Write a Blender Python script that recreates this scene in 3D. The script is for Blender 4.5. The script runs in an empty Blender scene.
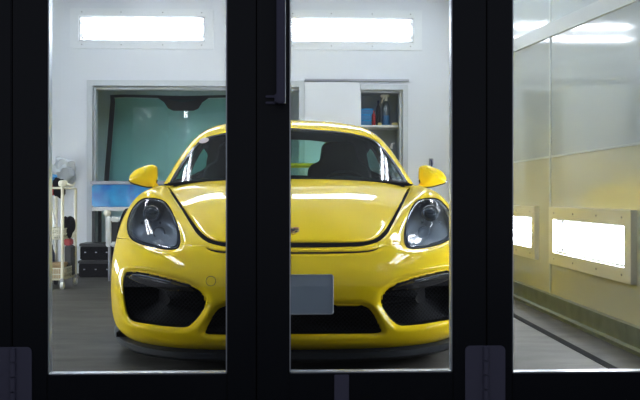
import bpy, bmesh, math, random
import numpy as np
from mathutils import Vector, Matrix
from mathutils.bvhtree import BVHTree
PI = math.pi
random.seed(4)
COL = bpy.context.scene.collection
SC = bpy.context.scene

# ------------------------------------------------------------------ camera
F = 850.0; CH = 0.75; YAW = math.radians(2.0); HR = 196.0
cs, sn = math.cos(YAW), math.sin(YAW)
cam_d = bpy.data.cameras.new('camera'); cam = bpy.data.objects.new('camera', cam_d); COL.objects.link(cam)
cam.location = (0, 0, CH); cam.rotation_euler = (PI/2, 0, -YAW)
cam_d.sensor_width = 36; cam_d.lens = F/640*36; cam_d.shift_y = -(200-HR)/640
cam_d.clip_start = 0.05; cam_d.clip_end = 100
SC.camera = cam

def P(px, py, Y):
    """point of the place at distance Y behind the camera's own plane, seen at px,py"""
    u = (px-320)/F; v = (HR-py)/F
    t = Y/(cs-u*sn)
    return Vector(((u*cs+sn)*t, Y, CH+v*t))
def PX(px, py, X):
    """same, on the plane x = X"""
    u = (px-320)/F; v = (HR-py)/F
    t = X/(u*cs+sn)
    return Vector((X, (cs-u*sn)*t, CH+v*t))

# ------------------------------------------------------------------ materials
def mat(name, color=(.8,.8,.8), rough=.5, metal=0, coat=0, spec=.5, emit=None, estr=0, noise=None, bump=None):
    m = bpy.data.materials.new(name); m.use_nodes = True
    nt = m.node_tree; b = nt.nodes['Principled BSDF']
    b.inputs['Base Color'].default_value = (*color, 1); b.inputs['Roughness'].default_value = rough
    b.inputs['Metallic'].default_value = metal; b.inputs['Specular IOR Level'].default_value = spec
    b.inputs['Coat Weight'].default_value = coat; b.inputs['Coat Roughness'].default_value = .03
    if emit:
        b.inputs['Emission Color'].default_value = (*emit, 1); b.inputs['Emission Strength'].default_value = estr
    if noise or bump:
        tc = nt.nodes.new('ShaderNodeTexCoord')
    if noise:   # (scale, colour2, detail)
        n = nt.nodes.new('ShaderNodeTexNoise'); n.inputs['Scale'].default_value = noise[0]
        n.inputs['Detail'].default_value = noise[2] if len(noise) > 2 else 4
        nt.links.new(tc.outputs['Object'], n.inputs['Vector'])
        r = nt.nodes.new('ShaderNodeValToRGB')
        r.color_ramp.elements[0].position = .35; r.color_ramp.elements[1].position = .68
        r.color_ramp.elements[0].color = (*color, 1); r.color_ramp.elements[1].color = (*noise[1], 1)
        nt.links.new(n.outputs['Fac'], r.inputs['Fac']); nt.links.new(r.outputs['Color'], b.inputs['Base Color'])
    if bump:    # (scale, strength)
        n2 = nt.nodes.new('ShaderNodeTexNoise'); n2.inputs['Scale'].default_value = bump[0]
        nt.links.new(tc.outputs['Object'], n2.inputs['Vector'])
        bp = nt.nodes.new('ShaderNodeBump'); bp.inputs['Strength'].default_value = bump[1]; bp.inputs['Distance'].default_value = .01
        nt.links.new(n2.outputs['Fac'], bp.inputs['Height']); nt.links.new(bp.outputs['Normal'], b.inputs['Normal'])
    return m
def glass(name, tint=(.9,.95,.95), rough=0.0, ior=1.45, boost=0.0):
    m = bpy.data.materials.new(name); m.use_nodes = True
    nt = m.node_tree; nt.nodes.clear()
    out = nt.nodes.new('ShaderNodeOutputMaterial'); mx = nt.nodes.new('ShaderNodeMixShader')
    tr = nt.nodes.new('ShaderNodeBsdfTransparent'); gl = nt.nodes.new('ShaderNodeBsdfGlossy')
    fr = nt.nodes.new('ShaderNodeFresnel'); 
    gm = nt.nodes.new('ShaderNodeNewGeometry'); io = nt.nodes.new('ShaderNodeMapRange')   # same reflectance from both faces of the pane
    io.inputs['To Min'].default_value = ior; io.inputs['To Max'].default_value = 1/ior
    nt.links.new(gm.outputs['Backfacing'], io.inputs['Value']); nt.links.new(io.outputs[0], fr.inputs['IOR'])
    tr.inputs['Color'].default_value = (*tint, 1); gl.inputs['Roughness'].default_value = rough
    if boost:
        ad = nt.nodes.new('ShaderNodeMath'); ad.operation = 'ADD'; ad.inputs[1].default_value = boost
        nt.links.new(fr.outputs[0], ad.inputs[0]); src = ad.outputs[0]
    else: src = fr.outputs[0]
    nt.links.new(src, mx.inputs[0]); nt.links.new(tr.outputs[0], mx.inputs[1]); nt.links.new(gl.outputs[0], mx.inputs[2])
    nt.links.new(mx.outputs[0], out.inputs['Surface'])
    return m

M = {}
M['paint'] = mat('yellow_car_paint', (.84,.60,.004), .6, 0, .75, spec=.03)
M['paint'].node_tree.nodes['Principled BSDF'].inputs['Coat IOR'].default_value = 1.36
M['black_gloss'] = mat('black_gloss', (.008,.008,.009), .12, 0, .6)
M['black'] = mat('black_plastic', (.012,.013,.015), .45)
M['black_matt'] = mat('black_matt', (.004,.004,.005), .85, spec=.05)
M['rubber'] = mat('rubber', (.008,.008,.008), .8, spec=.2)
M['lip'] = mat('lip_plastic', (.014,.018,.023), .4)
M['seat'] = mat('seat_fabric', (.005,.006,.008), .9, spec=.1)
M['rim'] = mat('rim_metal', (.03,.03,.035), .3, .6)
M['chrome'] = mat('chrome', (.6,.62,.66), .12, 1)
M['lamp_inside'] = mat('lamp_housing', (.008,.014,.024), .4, 0)
M['lamp_trim'] = mat('lamp_trim', (.16,.18,.21), .25, .7)
M['cover'] = glass('lamp_cover', (.60,.67,.75), ior=1.26)
M['projector'] = mat('projector_lens', (.03,.045,.06), .04, 0, 1)
M['car_glass'] = glass('car_glass', (.56,.80,.74), ior=1.19)
M['plate'] = mat('plate_blue_grey', (.36,.44,.52), .45)
M['plate_rim'] = mat('plate_rim', (.45,.48,.5), .35, .5)
M['oval_patch'] = mat('pinkish_oval', (.42,.33,.30), .5)
M['gold'] = mat('crest_gold', (.55,.38,.08), .35, .4)
M['red'] = mat('crest_red', (.35,.02,.015), .4)
M['door_black'] = mat('black_door_metal', (.006,.008,.013), .35, 0, 0, spec=.3)
M['hinge'] = mat('hinge_metal', (.13,.13,.20), .45, .2)
M['bead'] = mat('glazing_bead', (.62,.66,.72), .3, .6)
M['handle'] = mat('handle_metal', (.08,.08,.13), .3, .5)
M['door_glass'] = glass('door_glass', (.95,.965,.985))
M['light_frame'] = mat('light_frame', (.80,.83,.86), .35)
M['reflector'] = mat('light_reflector', (.38,.39,.40), .5)
M['screw'] = mat('screw_steel', (.3,.3,.32), .35, .8)
M['tube'] = mat('fluorescent_tube', (.95,.95,.95), .4, emit=(.92,.96,1.0), estr=15)
M['ceiling_tube'] = mat('ceiling_tube', (.95,.95,.95), .4, emit=(.92,.96,1.0), estr=22)
M['tube_cap'] = mat('tube_cap', (.75,.77,.8), .3, .5)
M['cream'] = mat('cream_wire', (.62,.60,.48), .45)
M['white'] = mat('white_plastic', (.72,.74,.74), .4)
M['blue'] = mat('blue_plastic', (.004,.13,.50), .2, 0, .5, noise=(5,(.01,.36,.72)))
M['blue2'] = mat('mid_blue', (.03,.20,.45), .4)
M['navy'] = mat('navy', (.01,.02,.10), .5)
M['redp'] = mat('red_plastic', (.35,.015,.02), .4)
M['yellowp'] = mat('yellow_sponge', (.65,.58,.25), .8)
M['card'] = mat('cardboard', (.38,.26,.13), .8)
M['grey'] = mat('grey_metal', (.33,.34,.38), .4, .3)
M['bag'] = glass('plastic_bag', (.75,.77,.78), rough=.25, ior=1.9, boost=.15)
M['teal'] = None
M['film'] = mat('bag_film', (.50,.54,.58), .25, 0, .5)
M['clear'] = glass('clear_bottle', (.7,.78,.8), rough=.1, ior=1.5, boost=.08)

def wall_mat(name, c, rough, coat=0):
    return mat(name, c, rough, 0, coat, noise=(1.4, tuple(x*.93 for x in c), 3), bump=(60,.02))
M['wall'] = wall_mat('white_painted_panel', (.76,.79,.84), .35)
M['wall_side'] = wall_mat('glossy_side_panel', (.43,.48,.50), .06)
M['wall_side'].node_tree.nodes['Principled BSDF'].inputs['Specular IOR Level'].default_value = .35
M['wall_low'] = wall_mat('glossy_panel_yellow_reflection', (.53,.53,.41), .06)  # the car's yellow reflection is put into this base colour
M['frame_cream'] = mat('cream_frame', (.60,.59,.48), .4)
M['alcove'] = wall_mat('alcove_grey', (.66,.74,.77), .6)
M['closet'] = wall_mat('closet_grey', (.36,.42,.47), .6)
M['ceil'] = mat('ceiling_grey', (.22,.24,.26), .6)
M['skirt'] = mat('skirting_metal', (.20,.23,.18), .35, .3, noise=(9,(.13,.15,.12)))
M['trimg'] = mat('trim_light', (.42,.46,.47), .5)
M['frame_g'] = mat('opening_frame', (.52,.56,.60), .4)

def floor_mat():
    m = bpy.data.materials.new('worn_concrete'); m.use_nodes = True
    nt = m.node_tree; b = nt.nodes['Principled BSDF']; L = nt.links
    tc = nt.nodes.new('ShaderNodeTexCoord')
    n1 = nt.nodes.new('ShaderNodeTexNoise'); n1.inputs['Scale'].default_value = 1.6; n1.inputs['Detail'].default_value = 8; n1.inputs['Roughness'].default_value = .65
    mp = nt.nodes.new('ShaderNodeMapping'); mp.inputs['Scale'].default_value = (1.5, 4.5, 1)
    L.new(tc.outputs['Object'], mp.inputs['Vector']); L.new(mp.outputs[0], n1.inputs['Vector'])
    r = nt.nodes.new('ShaderNodeValToRGB')
    e = r.color_ramp.elements; e[0].position = .3; e[0].color = (.040,.037,.032,1); e[1].position = .72; e[1].color = (.10,.096,.086,1)
    L.new(n1.outputs['Fac'], r.inputs['Fac'])
    n2 = nt.nodes.new('ShaderNodeTexNoise'); n2.inputs['Scale'].default_value = 90; n2.inputs['Detail'].default_value = 3
    L.new(tc.outputs['Object'], n2.inputs['Vector'])
    mx = nt.nodes.new('ShaderNodeMixRGB'); mx.blend_type = 'MULTIPLY'; mx.inputs[0].default_value = .35
    L.new(r.outputs[0], mx.inputs[1]); L.new(n2.outputs['Fac'], mx.inputs[2]); L.new(mx.outputs[0], b.inputs['Base Color'])
    b.inputs['Roughness'].default_value = .6; b.inputs['Specular IOR Level'].default_value = .15
    bp = nt.nodes.new('ShaderNodeBump'); bp.inputs['Strength'].default_value = .15; bp.inputs['Distance'].default_value = .01
    L.new(n1.outputs['Fac'], bp.inputs['Height']); L.new(bp.outputs[0], b.inputs['Normal'])
    return m
M['floor'] = floor_mat()

def mesh_grille_mat():
    m = bpy.data.materials.new('grille_mesh'); m.use_nodes = True
    nt = m.node_tree; b = nt.nodes['Principled BSDF']; L = nt.links
    tc = nt.nodes.new('ShaderNodeTexCoord'); mp = nt.nodes.new('ShaderNodeMapping')
    mp.inputs['Rotation'].default_value = (0, PI/4, 0)
    L.new(tc.outputs['Object'], mp.inputs['Vector'])
    sp = nt.nodes.new('ShaderNodeSeparateXYZ'); L.new(mp.outputs[0], sp.inputs[0])
    outs = []
    for ax in ('X', 'Z'):
        mu = nt.nodes.new('ShaderNodeMath'); mu.operation = 'MULTIPLY'; mu.inputs[1].default_value = 2*PI/.013
        L.new(sp.outputs[ax], mu.inputs[0])
        s = nt.nodes.new('ShaderNodeMath'); s.operation = 'SINE'; L.new(mu.outputs[0], s.inputs[0])
        outs.append(s)
    mxm = nt.nodes.new('ShaderNodeMath'); mxm.operation = 'MAXIMUM'
    L.new(outs[0].outputs[0], mxm.inputs[0]); L.new(outs[1].outputs[0], mxm.inputs[1])
    r = nt.nodes.new('ShaderNodeValToRGB'); e = r.color_ramp.elements
    e[0].position = .45; e[0].color = (.002,.002,.003,1); e[1].position = .75; e[1].color = (.014,.015,.018,1)
    L.new(mxm.outputs[0], r.inputs['Fac']); L.new(r.outputs[0], b.inputs['Base Color'])
    b.inputs['Roughness'].default_value = .8; b.inputs['Specular IOR Level'].default_value = .1
    return m
M['grille'] = mesh_grille_mat()
def teal_mat():
    m = glass('green_tinted_glass', (.50,.78,.70), ior=1.5, boost=.04); return m
M['teal'] = teal_mat()
M['teal_back'] = glass('green_tinted_windscreen', (.58,.90,.86), ior=1.5, boost=.02)

# ------------------------------------------------------------------ helpers
def tag(o, label=None, cat=None, group=None, kind=None):
    if label: o['label'] = label
    if cat: o['category'] = cat
    if group: o['group'] = group
    if kind: o['kind'] = kind
    return o
def link(name, me, m, parent=None, smooth=False):
    o = bpy.data.objects.new(name, me); COL.objects.link(o)
    for mm in (m if isinstance(m, (list, tuple)) else [m]):
        me.materials.append(mm)
    if parent:
        o.parent = parent
    if smooth:
        for p in me.polygons: p.use_smooth = True
        try: me.set_sharp_from_angle(angle=math.radians(38))
        except Exception: pass
    return o
def empty(name, loc=(0,0,0), rz=0, parent=None):
    o = bpy.data.objects.new(name, None); COL.objects.link(o); o.location = loc; o.rotation_euler = (0,0,rz)
    o.empty_display_size = .1
    if parent: o.parent = parent
    return o
def orig(parent):
    """vertices are given in world coordinates; shift into the parent's frame"""
    if parent is None: return Matrix.Identity(4)
    m = Matrix.LocRotScale(parent.location, parent.rotation_euler, parent.scale)
    p = parent.parent
    while p:
        m = Matrix.LocRotScale(p.location, p.rotation_euler, p.scale) @ m; p = p.parent
    return m.inverted()
class MB:
    def __init__(s): s.bm = bmesh.new()
    def box(s, lo, hi, bev=0):
        b = bmesh.new()
        bmesh.ops.create_cube(b, size=1)
        for v in b.verts:
            v.co = Vector([(lo[i]+hi[i])/2 + v.co[i]*(hi[i]-lo[i]) for i in range(3)])
        if bev: bmesh.ops.bevel(b, geom=b.edges[:], offset=bev, segments=2, affect='EDGES', clamp_overlap=True)
        s.add(b); return s
    def add(s, b, mtx=None):
        me = bpy.data.meshes.new('t'); b.to_mesh(me); b.free()
        if mtx is not None: me.transform(mtx)
        s.bm.from_mesh(me); bpy.data.meshes.remove(me); return s
    def tube(s, pts, r, seg=10, cap=True, closed=False):
        pts = [Vector(p) for p in pts]; rr = r if isinstance(r, (list, tuple)) else [r]*len(pts)
        n = len(pts); rings = []; ref = None
        for i, p in enumerate(pts):
            if closed: d = pts[(i+1) % n]-pts[i-1]
            else: d = pts[min(i+1, n-1)]-pts[max(i-1, 0)]
            if d.length < 1e-9: d = Vector((0,0,1))
            d.normalize()
            if ref is None: ref = Vector((0,0,1)) if abs(d.z) < .9 else Vector((1,0,0))
            a = d.cross(ref).normalized(); b2 = a.cross(d).normalized(); ref = b2
            rings.append([s.bm.verts.new(p+a*math.cos(t)*rr[i]+b2*math.sin(t)*rr[i]) for t in [2*PI*k/seg for k in range(seg)]])
        m_ = n if closed else n-1
        for i in range(m_):
            A, B = rings[i], rings[(i+1) % n]
            for k in range(seg): s.bm.faces.new((A[k], A[(k+1) % seg], B[(k+1) % seg], B[k]))
        if cap and not closed:
            s.bm.faces.new(rings[0]); s.bm.faces.new(rings[-1][::-1])
        return s
    def lathe(s, prof, origin=(0,0,0), axis='Z', seg=32, cap=True):
        o = Vector(origin); rings = []
        for (r, h) in prof:
            ring = []
            for k in range(seg):
                t = 2*PI*k/seg; x, y = r*math.cos(t), r*math.sin(t)
                v = {'Z': Vector((x,y,h)), 'X': Vector((h,x,y)), 'Y': Vector((x,h,y))}[axis]
                ring.append(s.bm.verts.new(o+v))
            rings.append(ring)
        for i in range(len(rings)-1):
            A, B = rings[i], rings[i+1]
            for k in range(seg): s.bm.faces.new((A[k], A[(k+1) % seg], B[(k+1) % seg], B[k]))
        if cap:
            s.bm.faces.new(rings[0][::-1]); s.bm.faces.new(rings[-1])
        return s
    def loft(s, rings, closed_ring=True, cap0=False, cap1=False):
        R = [[s.bm.verts.new(p) for p in ring] for ring in rings]
        n = len(R[0])
        for i in range(len(R)-1):
            for k in range(n if closed_ring else n-1):
                s.bm.faces.new((R[i][k], R[i][(k+1) % n], R[i+1][(k+1) % n], R[i+1][k]))
        if cap0: s.bm.faces.new(R[0][::-1])
        if cap1: s.bm.faces.new(R[-1])
        return s
    def prism(s, poly, y0, y1):
        """outline of (x,z) extruded between y0 and y1"""
        A = [s.bm.verts.new((x, y0, z)) for x, z in poly]; B = [s.bm.verts.new((x, y1, z)) for x, z in poly]
        n = len(A)
        s.bm.faces.new(A); s.bm.faces.new(B[::-1])
        for k in range(n): s.bm.faces.new((A[k], B[k], B[(k+1) % n], A[(k+1) % n]))
        return s
    def build(s, name, m, parent=None, smooth=True, recalc=True, local=False):
        if recalc: bmesh.ops.recalc_face_normals(s.bm, faces=s.bm.faces[:])
        me = bpy.data.meshes.new(name); s.bm.to_mesh(me); s.bm.free()
        if parent is not None and not local: me.transform(orig(parent))
        return link(name, me, m, parent, smooth)
def struct(name, mb, m, smooth=False):
    return tag(mb.build(name, m, None, smooth), kind='structure')
def rounded(x0, z0, x1, z1, r, n=5):
    pts = []
    for cx, cz, a0 in ((x1-r,z1-r,0),(x0+r,z1-r,PI/2),(x0+r,z0+r,PI),(x1-r,z0+r,1.5*PI)):
        for k in range(n+1):
            a = a0+PI/2*k/n; pts.append((cx+r*math.cos(a), cz+r*math.sin(a)))
    return pts
def catmull(pts, n=8, closed=True):
    pts = [np.array(p, float) for p in pts]; out = []; N = len(pts)
    for i in range(N if closed else N-1):
        if closed: p0, p1, p2, p3 = pts[i-1], pts[i], pts[(i+1) % N], pts[(i+2) % N]
        else: p0, p1, p2, p3 = pts[max(i-1,0)], pts[i], pts[i+1], pts[min(i+2,N-1)]
        for k in range(n):
            t = k/n
            out.append(.5*((2*p1)+(-p0+p2)*t+(2*p0-5*p1+4*p2-p3)*t*t+(-p0+3*p1-3*p2+p3)*t**3))
    if not closed: out.append(pts[-1])
    return out

# ------------------------------------------------------------------ setting
YB = 8.3; WR = 1.70; WL = -2.75; ZC = 2.78; DY = 2.80
def rect_wall_y(name, x0, x1, z0, z1, y0, y1, holes, m):
    """wall in the plane of y with rectangular holes, as one mesh"""
    mb = MB(); xs = sorted({x0, x1, *[h[0] for h in holes], *[h[1] for h in holes]})
    for a, b in zip(xs[:-1], xs[1:]):
        cuts = sorted([(h[2], h[3]) for h in holes if h[0] <= a+1e-6 and h[1] >= b-1e-6])
        z = z0
        for c0, c1 in cuts:
            if c0 > z+1e-6: mb.box((a, y0, z), (b, y1, c0))
            z = max(z, c1)
        if z < z1-1e-6: mb.box((a, y0, z), (b, y1, z1))
    return struct(name, mb, m)
def rect_wall_x(name, y0, y1, z0, z1, x0, x1, holes, m):
    mb = MB(); ys = sorted({y0, y1, *[h[0] for h in holes], *[h[1] for h in holes]})
    for a, b in zip(ys[:-1], ys[1:]):
        cuts = sorted([(h[2], h[3]) for h in holes if h[0] <= a+1e-6 and h[1] >= b-1e-6])
        z = z0
        for c0, c1 in cuts:
            if c0 > z+1e-6: mb.box((x0, a, z), (x1, b, c0))
            z = max(z, c1)
        if z < z1-1e-6: mb.box((x0, a, z), (x1, b, z1))
    return struct(name, mb, m)

struct('floor', MB().box((-5,-1.5,-.1),(4,10.2,0)), M['floor'])
# alcove opening and closet opening in the back wall
a0 = P(93, 88, YB); a1 = P(299, 88, YB); c0 = P(361, 90, YB); c1 = P(402.5, 90, YB)
AX0, AX1, AZ1 = a0.x, a1.x, P(93, 86, YB).z
CX0, CX1, CZ1 = c0.x, c1.x, P(361, 90, YB).z
L1 = (P(79,0,YB).x, P(205,0,YB).x, P(79,40.8,YB).z, P(79,16,YB).z)
L2 = (L1[1]+.70, P(413.5,0,YB).x, P(413,43,YB).z, P(413,18.5,YB).z)
L2 = (L2[1]-(L1[1]-L1[0]), L2[1], L1[2], L1[3])
rect_wall_y('wall_back', WL, WR, 0, ZC, YB, YB+.12, [(AX0,AX1,0,AZ1),(CX0,CX1,.05,CZ1), L1, L2], M['wall'])
mb = MB(); D1 = YB+.9
mb.box((AX0-.35, D1, 0), (CX0-.06, D1+.05, AZ1+.3)); mb.box((AX0-.35, YB+.12, 0), (AX0-.30, D1, AZ1+.3))
mb.box((CX0-.10, YB+.12, 0), (CX0-.05, D1, AZ1+.3)); mb.box((AX0-.35, YB+.12, AZ1+.25), (CX0-.06, D1, AZ1+.3))
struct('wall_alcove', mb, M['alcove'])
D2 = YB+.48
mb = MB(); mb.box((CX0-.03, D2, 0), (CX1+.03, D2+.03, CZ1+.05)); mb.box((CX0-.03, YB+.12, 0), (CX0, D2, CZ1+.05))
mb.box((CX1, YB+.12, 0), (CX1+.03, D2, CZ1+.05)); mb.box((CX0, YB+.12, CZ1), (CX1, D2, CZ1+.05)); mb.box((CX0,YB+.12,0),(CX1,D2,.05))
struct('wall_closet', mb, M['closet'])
# wall with recessed light openings on the right
RL = []
RL.append((2.98, 3.90, .39, .605))
for k in (1, 2):
    ye = 5.36 - 0 + (k-1)*1.64
    RL.append((ye-1.16, ye, .39, .605))
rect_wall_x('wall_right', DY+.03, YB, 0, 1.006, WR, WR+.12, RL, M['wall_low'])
rect_wall_x('wall_right', DY+.03, YB, 1.006, ZC, WR, WR+.12, [], M['wall_side'])
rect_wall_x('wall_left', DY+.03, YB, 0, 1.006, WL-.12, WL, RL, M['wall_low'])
rect_wall_x('wall_left', DY+.03, YB, 1.006, ZC, WL-.12, WL, [], M['wall_side'])
struct('ceiling', MB().box((WL-.12, DY-.03, ZC), (WR+.12, YB+.12, ZC+.1)), M['ceil'])
# skirting along the right and left walls, floor joint, panel trims and a diagonal strip
struct('baseboard_right', MB().box((WR-.035,DY+.05,0),(WR,YB,.115)).box((WR-.075,DY+.05,0),(WR-.035,YB,.02)), M['skirt'])
struct('baseboard_left', MB().box((WL,DY+.05,0),(WL+.035,YB,.115)), M['skirt'])
struct('trim_1', MB().box((1.380,DY+.05,0),(1.424,YB,.002)), M['black_matt'])
struct('trim_2', MB().box((WR-.005,5.485,.115),(WR,5.52,ZC)), M['trimg'])
struct('trim_3', MB().box((WR-.004,DY+.05,1.0),(WR,YB,1.012)), M['trimg'])
mb = MB()
q = [PX(500,46,WR), PX(500,58,WR), PX(650,-4,WR), PX(650,-22,WR)]
A = [mb.bm.verts.new((WR-.012, v.y, v.z)) for v in q]; B = [mb.bm.verts.new((WR, v.y, v.z)) for v in q]
mb.bm.faces.new(A); mb.bm.faces.new(B[::-1])
for k in range(4): mb.bm.faces.new((A[k],A[(k+1)%4],B[(k+1)%4],B[k]))
struct('diagonal_strip', mb, M['trimg'])  # pale diagonal strip lying flat on the right wall
# frames round the alcove and closet, rail above the sliding panel
def frame_y(x0, x1, z1, w, y0, y1, z0=0):
    mb = MB(); mb.box((x0-w,y0,z0),(x0,y1,z1+w)); mb.box((x1,y0,z0),(x1+w,y1,z1+w)); mb.box((x0,y0,z1),(x1,y1,z1+w)); return mb
ff = frame_y(AX0, AX1, AZ1, .055, YB-.025, YB+.02)
ff.box((AX0,YB+.02,0),(AX0+.02,YB+.11,AZ1)).box((AX0+.02,YB+.02,AZ1-.03),(AX1,YB+.11,AZ1))
struct('trim_5', ff, M['frame_g'])
ff = MB().box((CX1,YB-.03,0),(CX1+.05,YB+.02,CZ1+.05)).box((CX0-.01,YB-.03,CZ1),(CX1,YB+.02,CZ1+.05)).box((CX1-.025,YB+.02,.05),(CX1,YB+.11,CZ1-.02)).box((CX0,YB+.02,CZ1-.02),(CX1,YB+.11,CZ1))
struct('trim_6', ff, M['frame_g'])
ff = MB().box((AX1+.055,YB-.035,AZ1+.055),(CX1+.06,YB,AZ1+.075))
struct('trim_7', ff, M['grey'])
t = empty('door_4', (0,YB,0)); tag(t, kind='structure')
MB().box((AX1+.058,YB-.03,.01),(CX0-.012,YB-.002,AZ1+.045),.003).build('door_panel', M['wall'], t, False)
MB().tube([(CX0-.10,YB-.035,.82),(CX0-.10,YB-.035,.98)], .012).build('pull', M['grey'], t)

# ---- light fittings
def light_box(name, o, ex, en, length, height, depth, label, group, ntube=4, frame=.075, fdepth=.03, fm='light_frame'):
    """o centre of the opening on the wall face, ex along the tubes, en out of the wall"""
    ex = Vector(ex); en = Vector(en); ez = ex.cross(en)
    if ez.z < -.5: ez = -ez
    root = empty(name, o); tag(root, label, 'light', group)
    mtx = Matrix((( ex.x, en.x, ez.x, o[0]), (ex.y, en.y, ez.y, o[1]), (ex.z, en.z, ez.z, o[2]), (0,0,0,1)))
    hl, hh = length/2, height/2; f = frame
    def part(pn, mb, m, smooth=False, par=root):
        mb.bm.transform(mtx); return mb.build(pn, m, par, smooth)
    mb = MB(); fx = f*1.1
    mb.box((-hl-fx,0,-hh-f),(hl+fx,fdepth,-hh)); mb.box((-hl-fx,0,hh),(hl+fx,fdepth,hh+f))
    mb.box((-hl-fx,0,-hh),(-hl,fdepth,hh)); mb.box((hl,0,-hh),(hl+fx,fdepth,hh))
    fr = part('frame', mb, M[fm])
    mb = MB(); d = depth; e = .002
    mb.box((-hl+e,-d,-hh+e),(hl-e,-d+.01,hh-e)); mb.box((-hl+e,-d,-hh+e),(-hl+.01,0,hh-e)); mb.box((hl-.01,-d,-hh+e),(hl-e,0,hh-e))
    mb.box((-hl+e,-d,-hh+e),(hl-e,0,-hh+.01)); mb.box((-hl+e,-d,hh-.01),(hl-e,0,hh-e))
    part('reflector', mb, M['reflector'])
    for k in range(ntube):
        z = -hh+height*(k+.5)/ntube
        tb = part('tube', MB().tube([(-hl+.035,-.045,z),(hl-.035,-.045,z)], .016, 8), M['tube'], True)
        for sx in (-1, 1):
            part('tube_cap', MB().tube([(sx*(hl-.012),-.045,z),(sx*(hl-.035),-.045,z)], .0175, 8), M['tube_cap'], True, tb)
    for sx in (-.95,-.33,.33,.95):
        for sz in (-1,1):
            part('screw', MB().tube([(sx*hl,fdepth,sz*(hh+f*.5)),(sx*hl,fdepth+.004,sz*(hh+f*.5))], .006, 6), M['screw'], False, fr)
    return root
for L_, lab in ((L1,'long white fluorescent light fitting high on the back wall, above the grey alcove'),
                (L2,'long fluorescent light fitting high on the back wall, above the white sliding panel')):
    light_box('wall_light', ((L_[0]+L_[1])/2, YB, (L_[2]+L_[3])/2), (1,0,0), (0,-1,0), L_[1]-L_[0], L_[3]-L_[2], .09, lab, 'wall lights', 2, .075, .012)
labs = ['low short fluorescent light on the right wall beside the car nose, nearest the glass doors',
        'low framed fluorescent light on the glossy right wall, the nearer one, seen whole',
        'low framed light on the glossy right wall, the farther one, half behind the door post']
for i, R_ in enumerate(RL):
    light_box('wall_light', (WR, (R_[0]+R_[1])/2, (R_[2]+R_[3])/2), (0,1,0), (-1,0,0), R_[1]-R_[0], R_[3]-R_[2], .09, labs[i], 'wall lights', 4, .075, .03, 'frame_cream')
    light_box('wall_light', (WL, (R_[0]+R_[1])/2, (R_[2]+R_[3])/2), (0,1,0), (1,0,0), R_[1]-R_[0], R_[3]-R_[2], .09,
              ['low fluorescent light on the hidden left wall nearest the doors','low fluorescent light in the middle of the hidden left wall','low fluorescent light on the hidden left wall nearest the back'][i], 'wall lights', 4, .075, .03, 'frame_cream')
def ceiling_light(x, y, length, lab):
    root = empty('ceiling_light', (x,y,ZC)); tag(root, lab, 'light', 'ceiling lights')
    MB().box((x-.11,y-length/2,ZC-.05),(x+.11,y+length/2,ZC),.008).build('housing', M['light_frame'], root, False)
    for s in (-1,1):
        tb = MB().tube([(x+s*.055,y-length/2+.04,ZC-.075),(x+s*.055,y+length/2-.04,ZC-.075)], .016, 8).build('tube', M['ceiling_tube'], root)
        for e in (-1, 1):
            ye_ = y+e*(length/2-.025)
            MB().box((x+s*.055-.018,ye_-.015,ZC-.095),(x+s*.055+.018,ye_+.015,ZC-.05)).build('tube_holder', M['white'], tb)
for sx, side in ((-1.65,'left'),(1.5,'right')):
    for yy, w in ((3.6,'nearest the glass doors'),(5.3,'in the middle of the row'),(6.9,'nearest the back wall')):
        ceiling_light(sx, yy, 1.25, 'twin tube ceiling light in the %s row, %s' % (side, w))

# ------------------------------------------------------------------ glass doors
def dx(px): return P(px, 200, DY).x
ZT = 2.25; FT = .045   # leaf top, thickness
y0, y1 = DY-.045, DY
def leaf(name, pxa, pxg0, pxg1, pxb, zg0):
    root = empty(name, (dx(pxa), DY, 0)); tag(root, kind='structure')
    a, g0, g1, b = dx(pxa)+.0015, dx(pxg0), dx(pxg1), dx(pxb)-.0015
    MB().box((a,y0,.012),(g0,y1,ZT),.003).build('stile', M['door_black'], root, False)
    MB().box((g1,y0,.012),(b,y1,ZT),.003).build('stile', M['door_black'], root, False)
    MB().box((g0,y0,.012),(g1,y1,zg0),.002).build('bottom_rail', M['door_black'], root, False)
    MB().box((g0,y0,ZT-.10),(g1,y1,ZT),.002).build('top_rail', M['door_black'], root, False)
    w = .004; mb = MB()
    for (p0, p1) in (((g0,zg0),(g1,zg0+w)),((g0,ZT-.10-w),(g1,ZT-.10)),((g0,zg0),(g0+w,ZT-.10)),((g1-w,zg0),(g1,ZT-.10))):
        mb.box((p0[0],y0+.004,p0[1]),(p1[0],y1-.006,p1[1]))
    mb.build('glazing_bead', M['bead'], root, False)
    MB().box((g0+.001,DY-.025,zg0+.001),(g1-.001,DY-.019,ZT-.101)).build('glass_pane', M['door_glass'], root, False)
    return root
zl = P(140, 373.6, DY-.03).z
d1 = leaf('door_1', 16.5, 51.5, 228, 257, zl)
d2 = leaf('door_2', 257, 289.5, 450, 483.5, zl)
d3 = leaf('door_3', 483.5, 509, 668, 700, P(140, 375.2, DY-.03).z)
d0 = leaf('door_5', -230, -200, -22, 16.5, zl)
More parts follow.
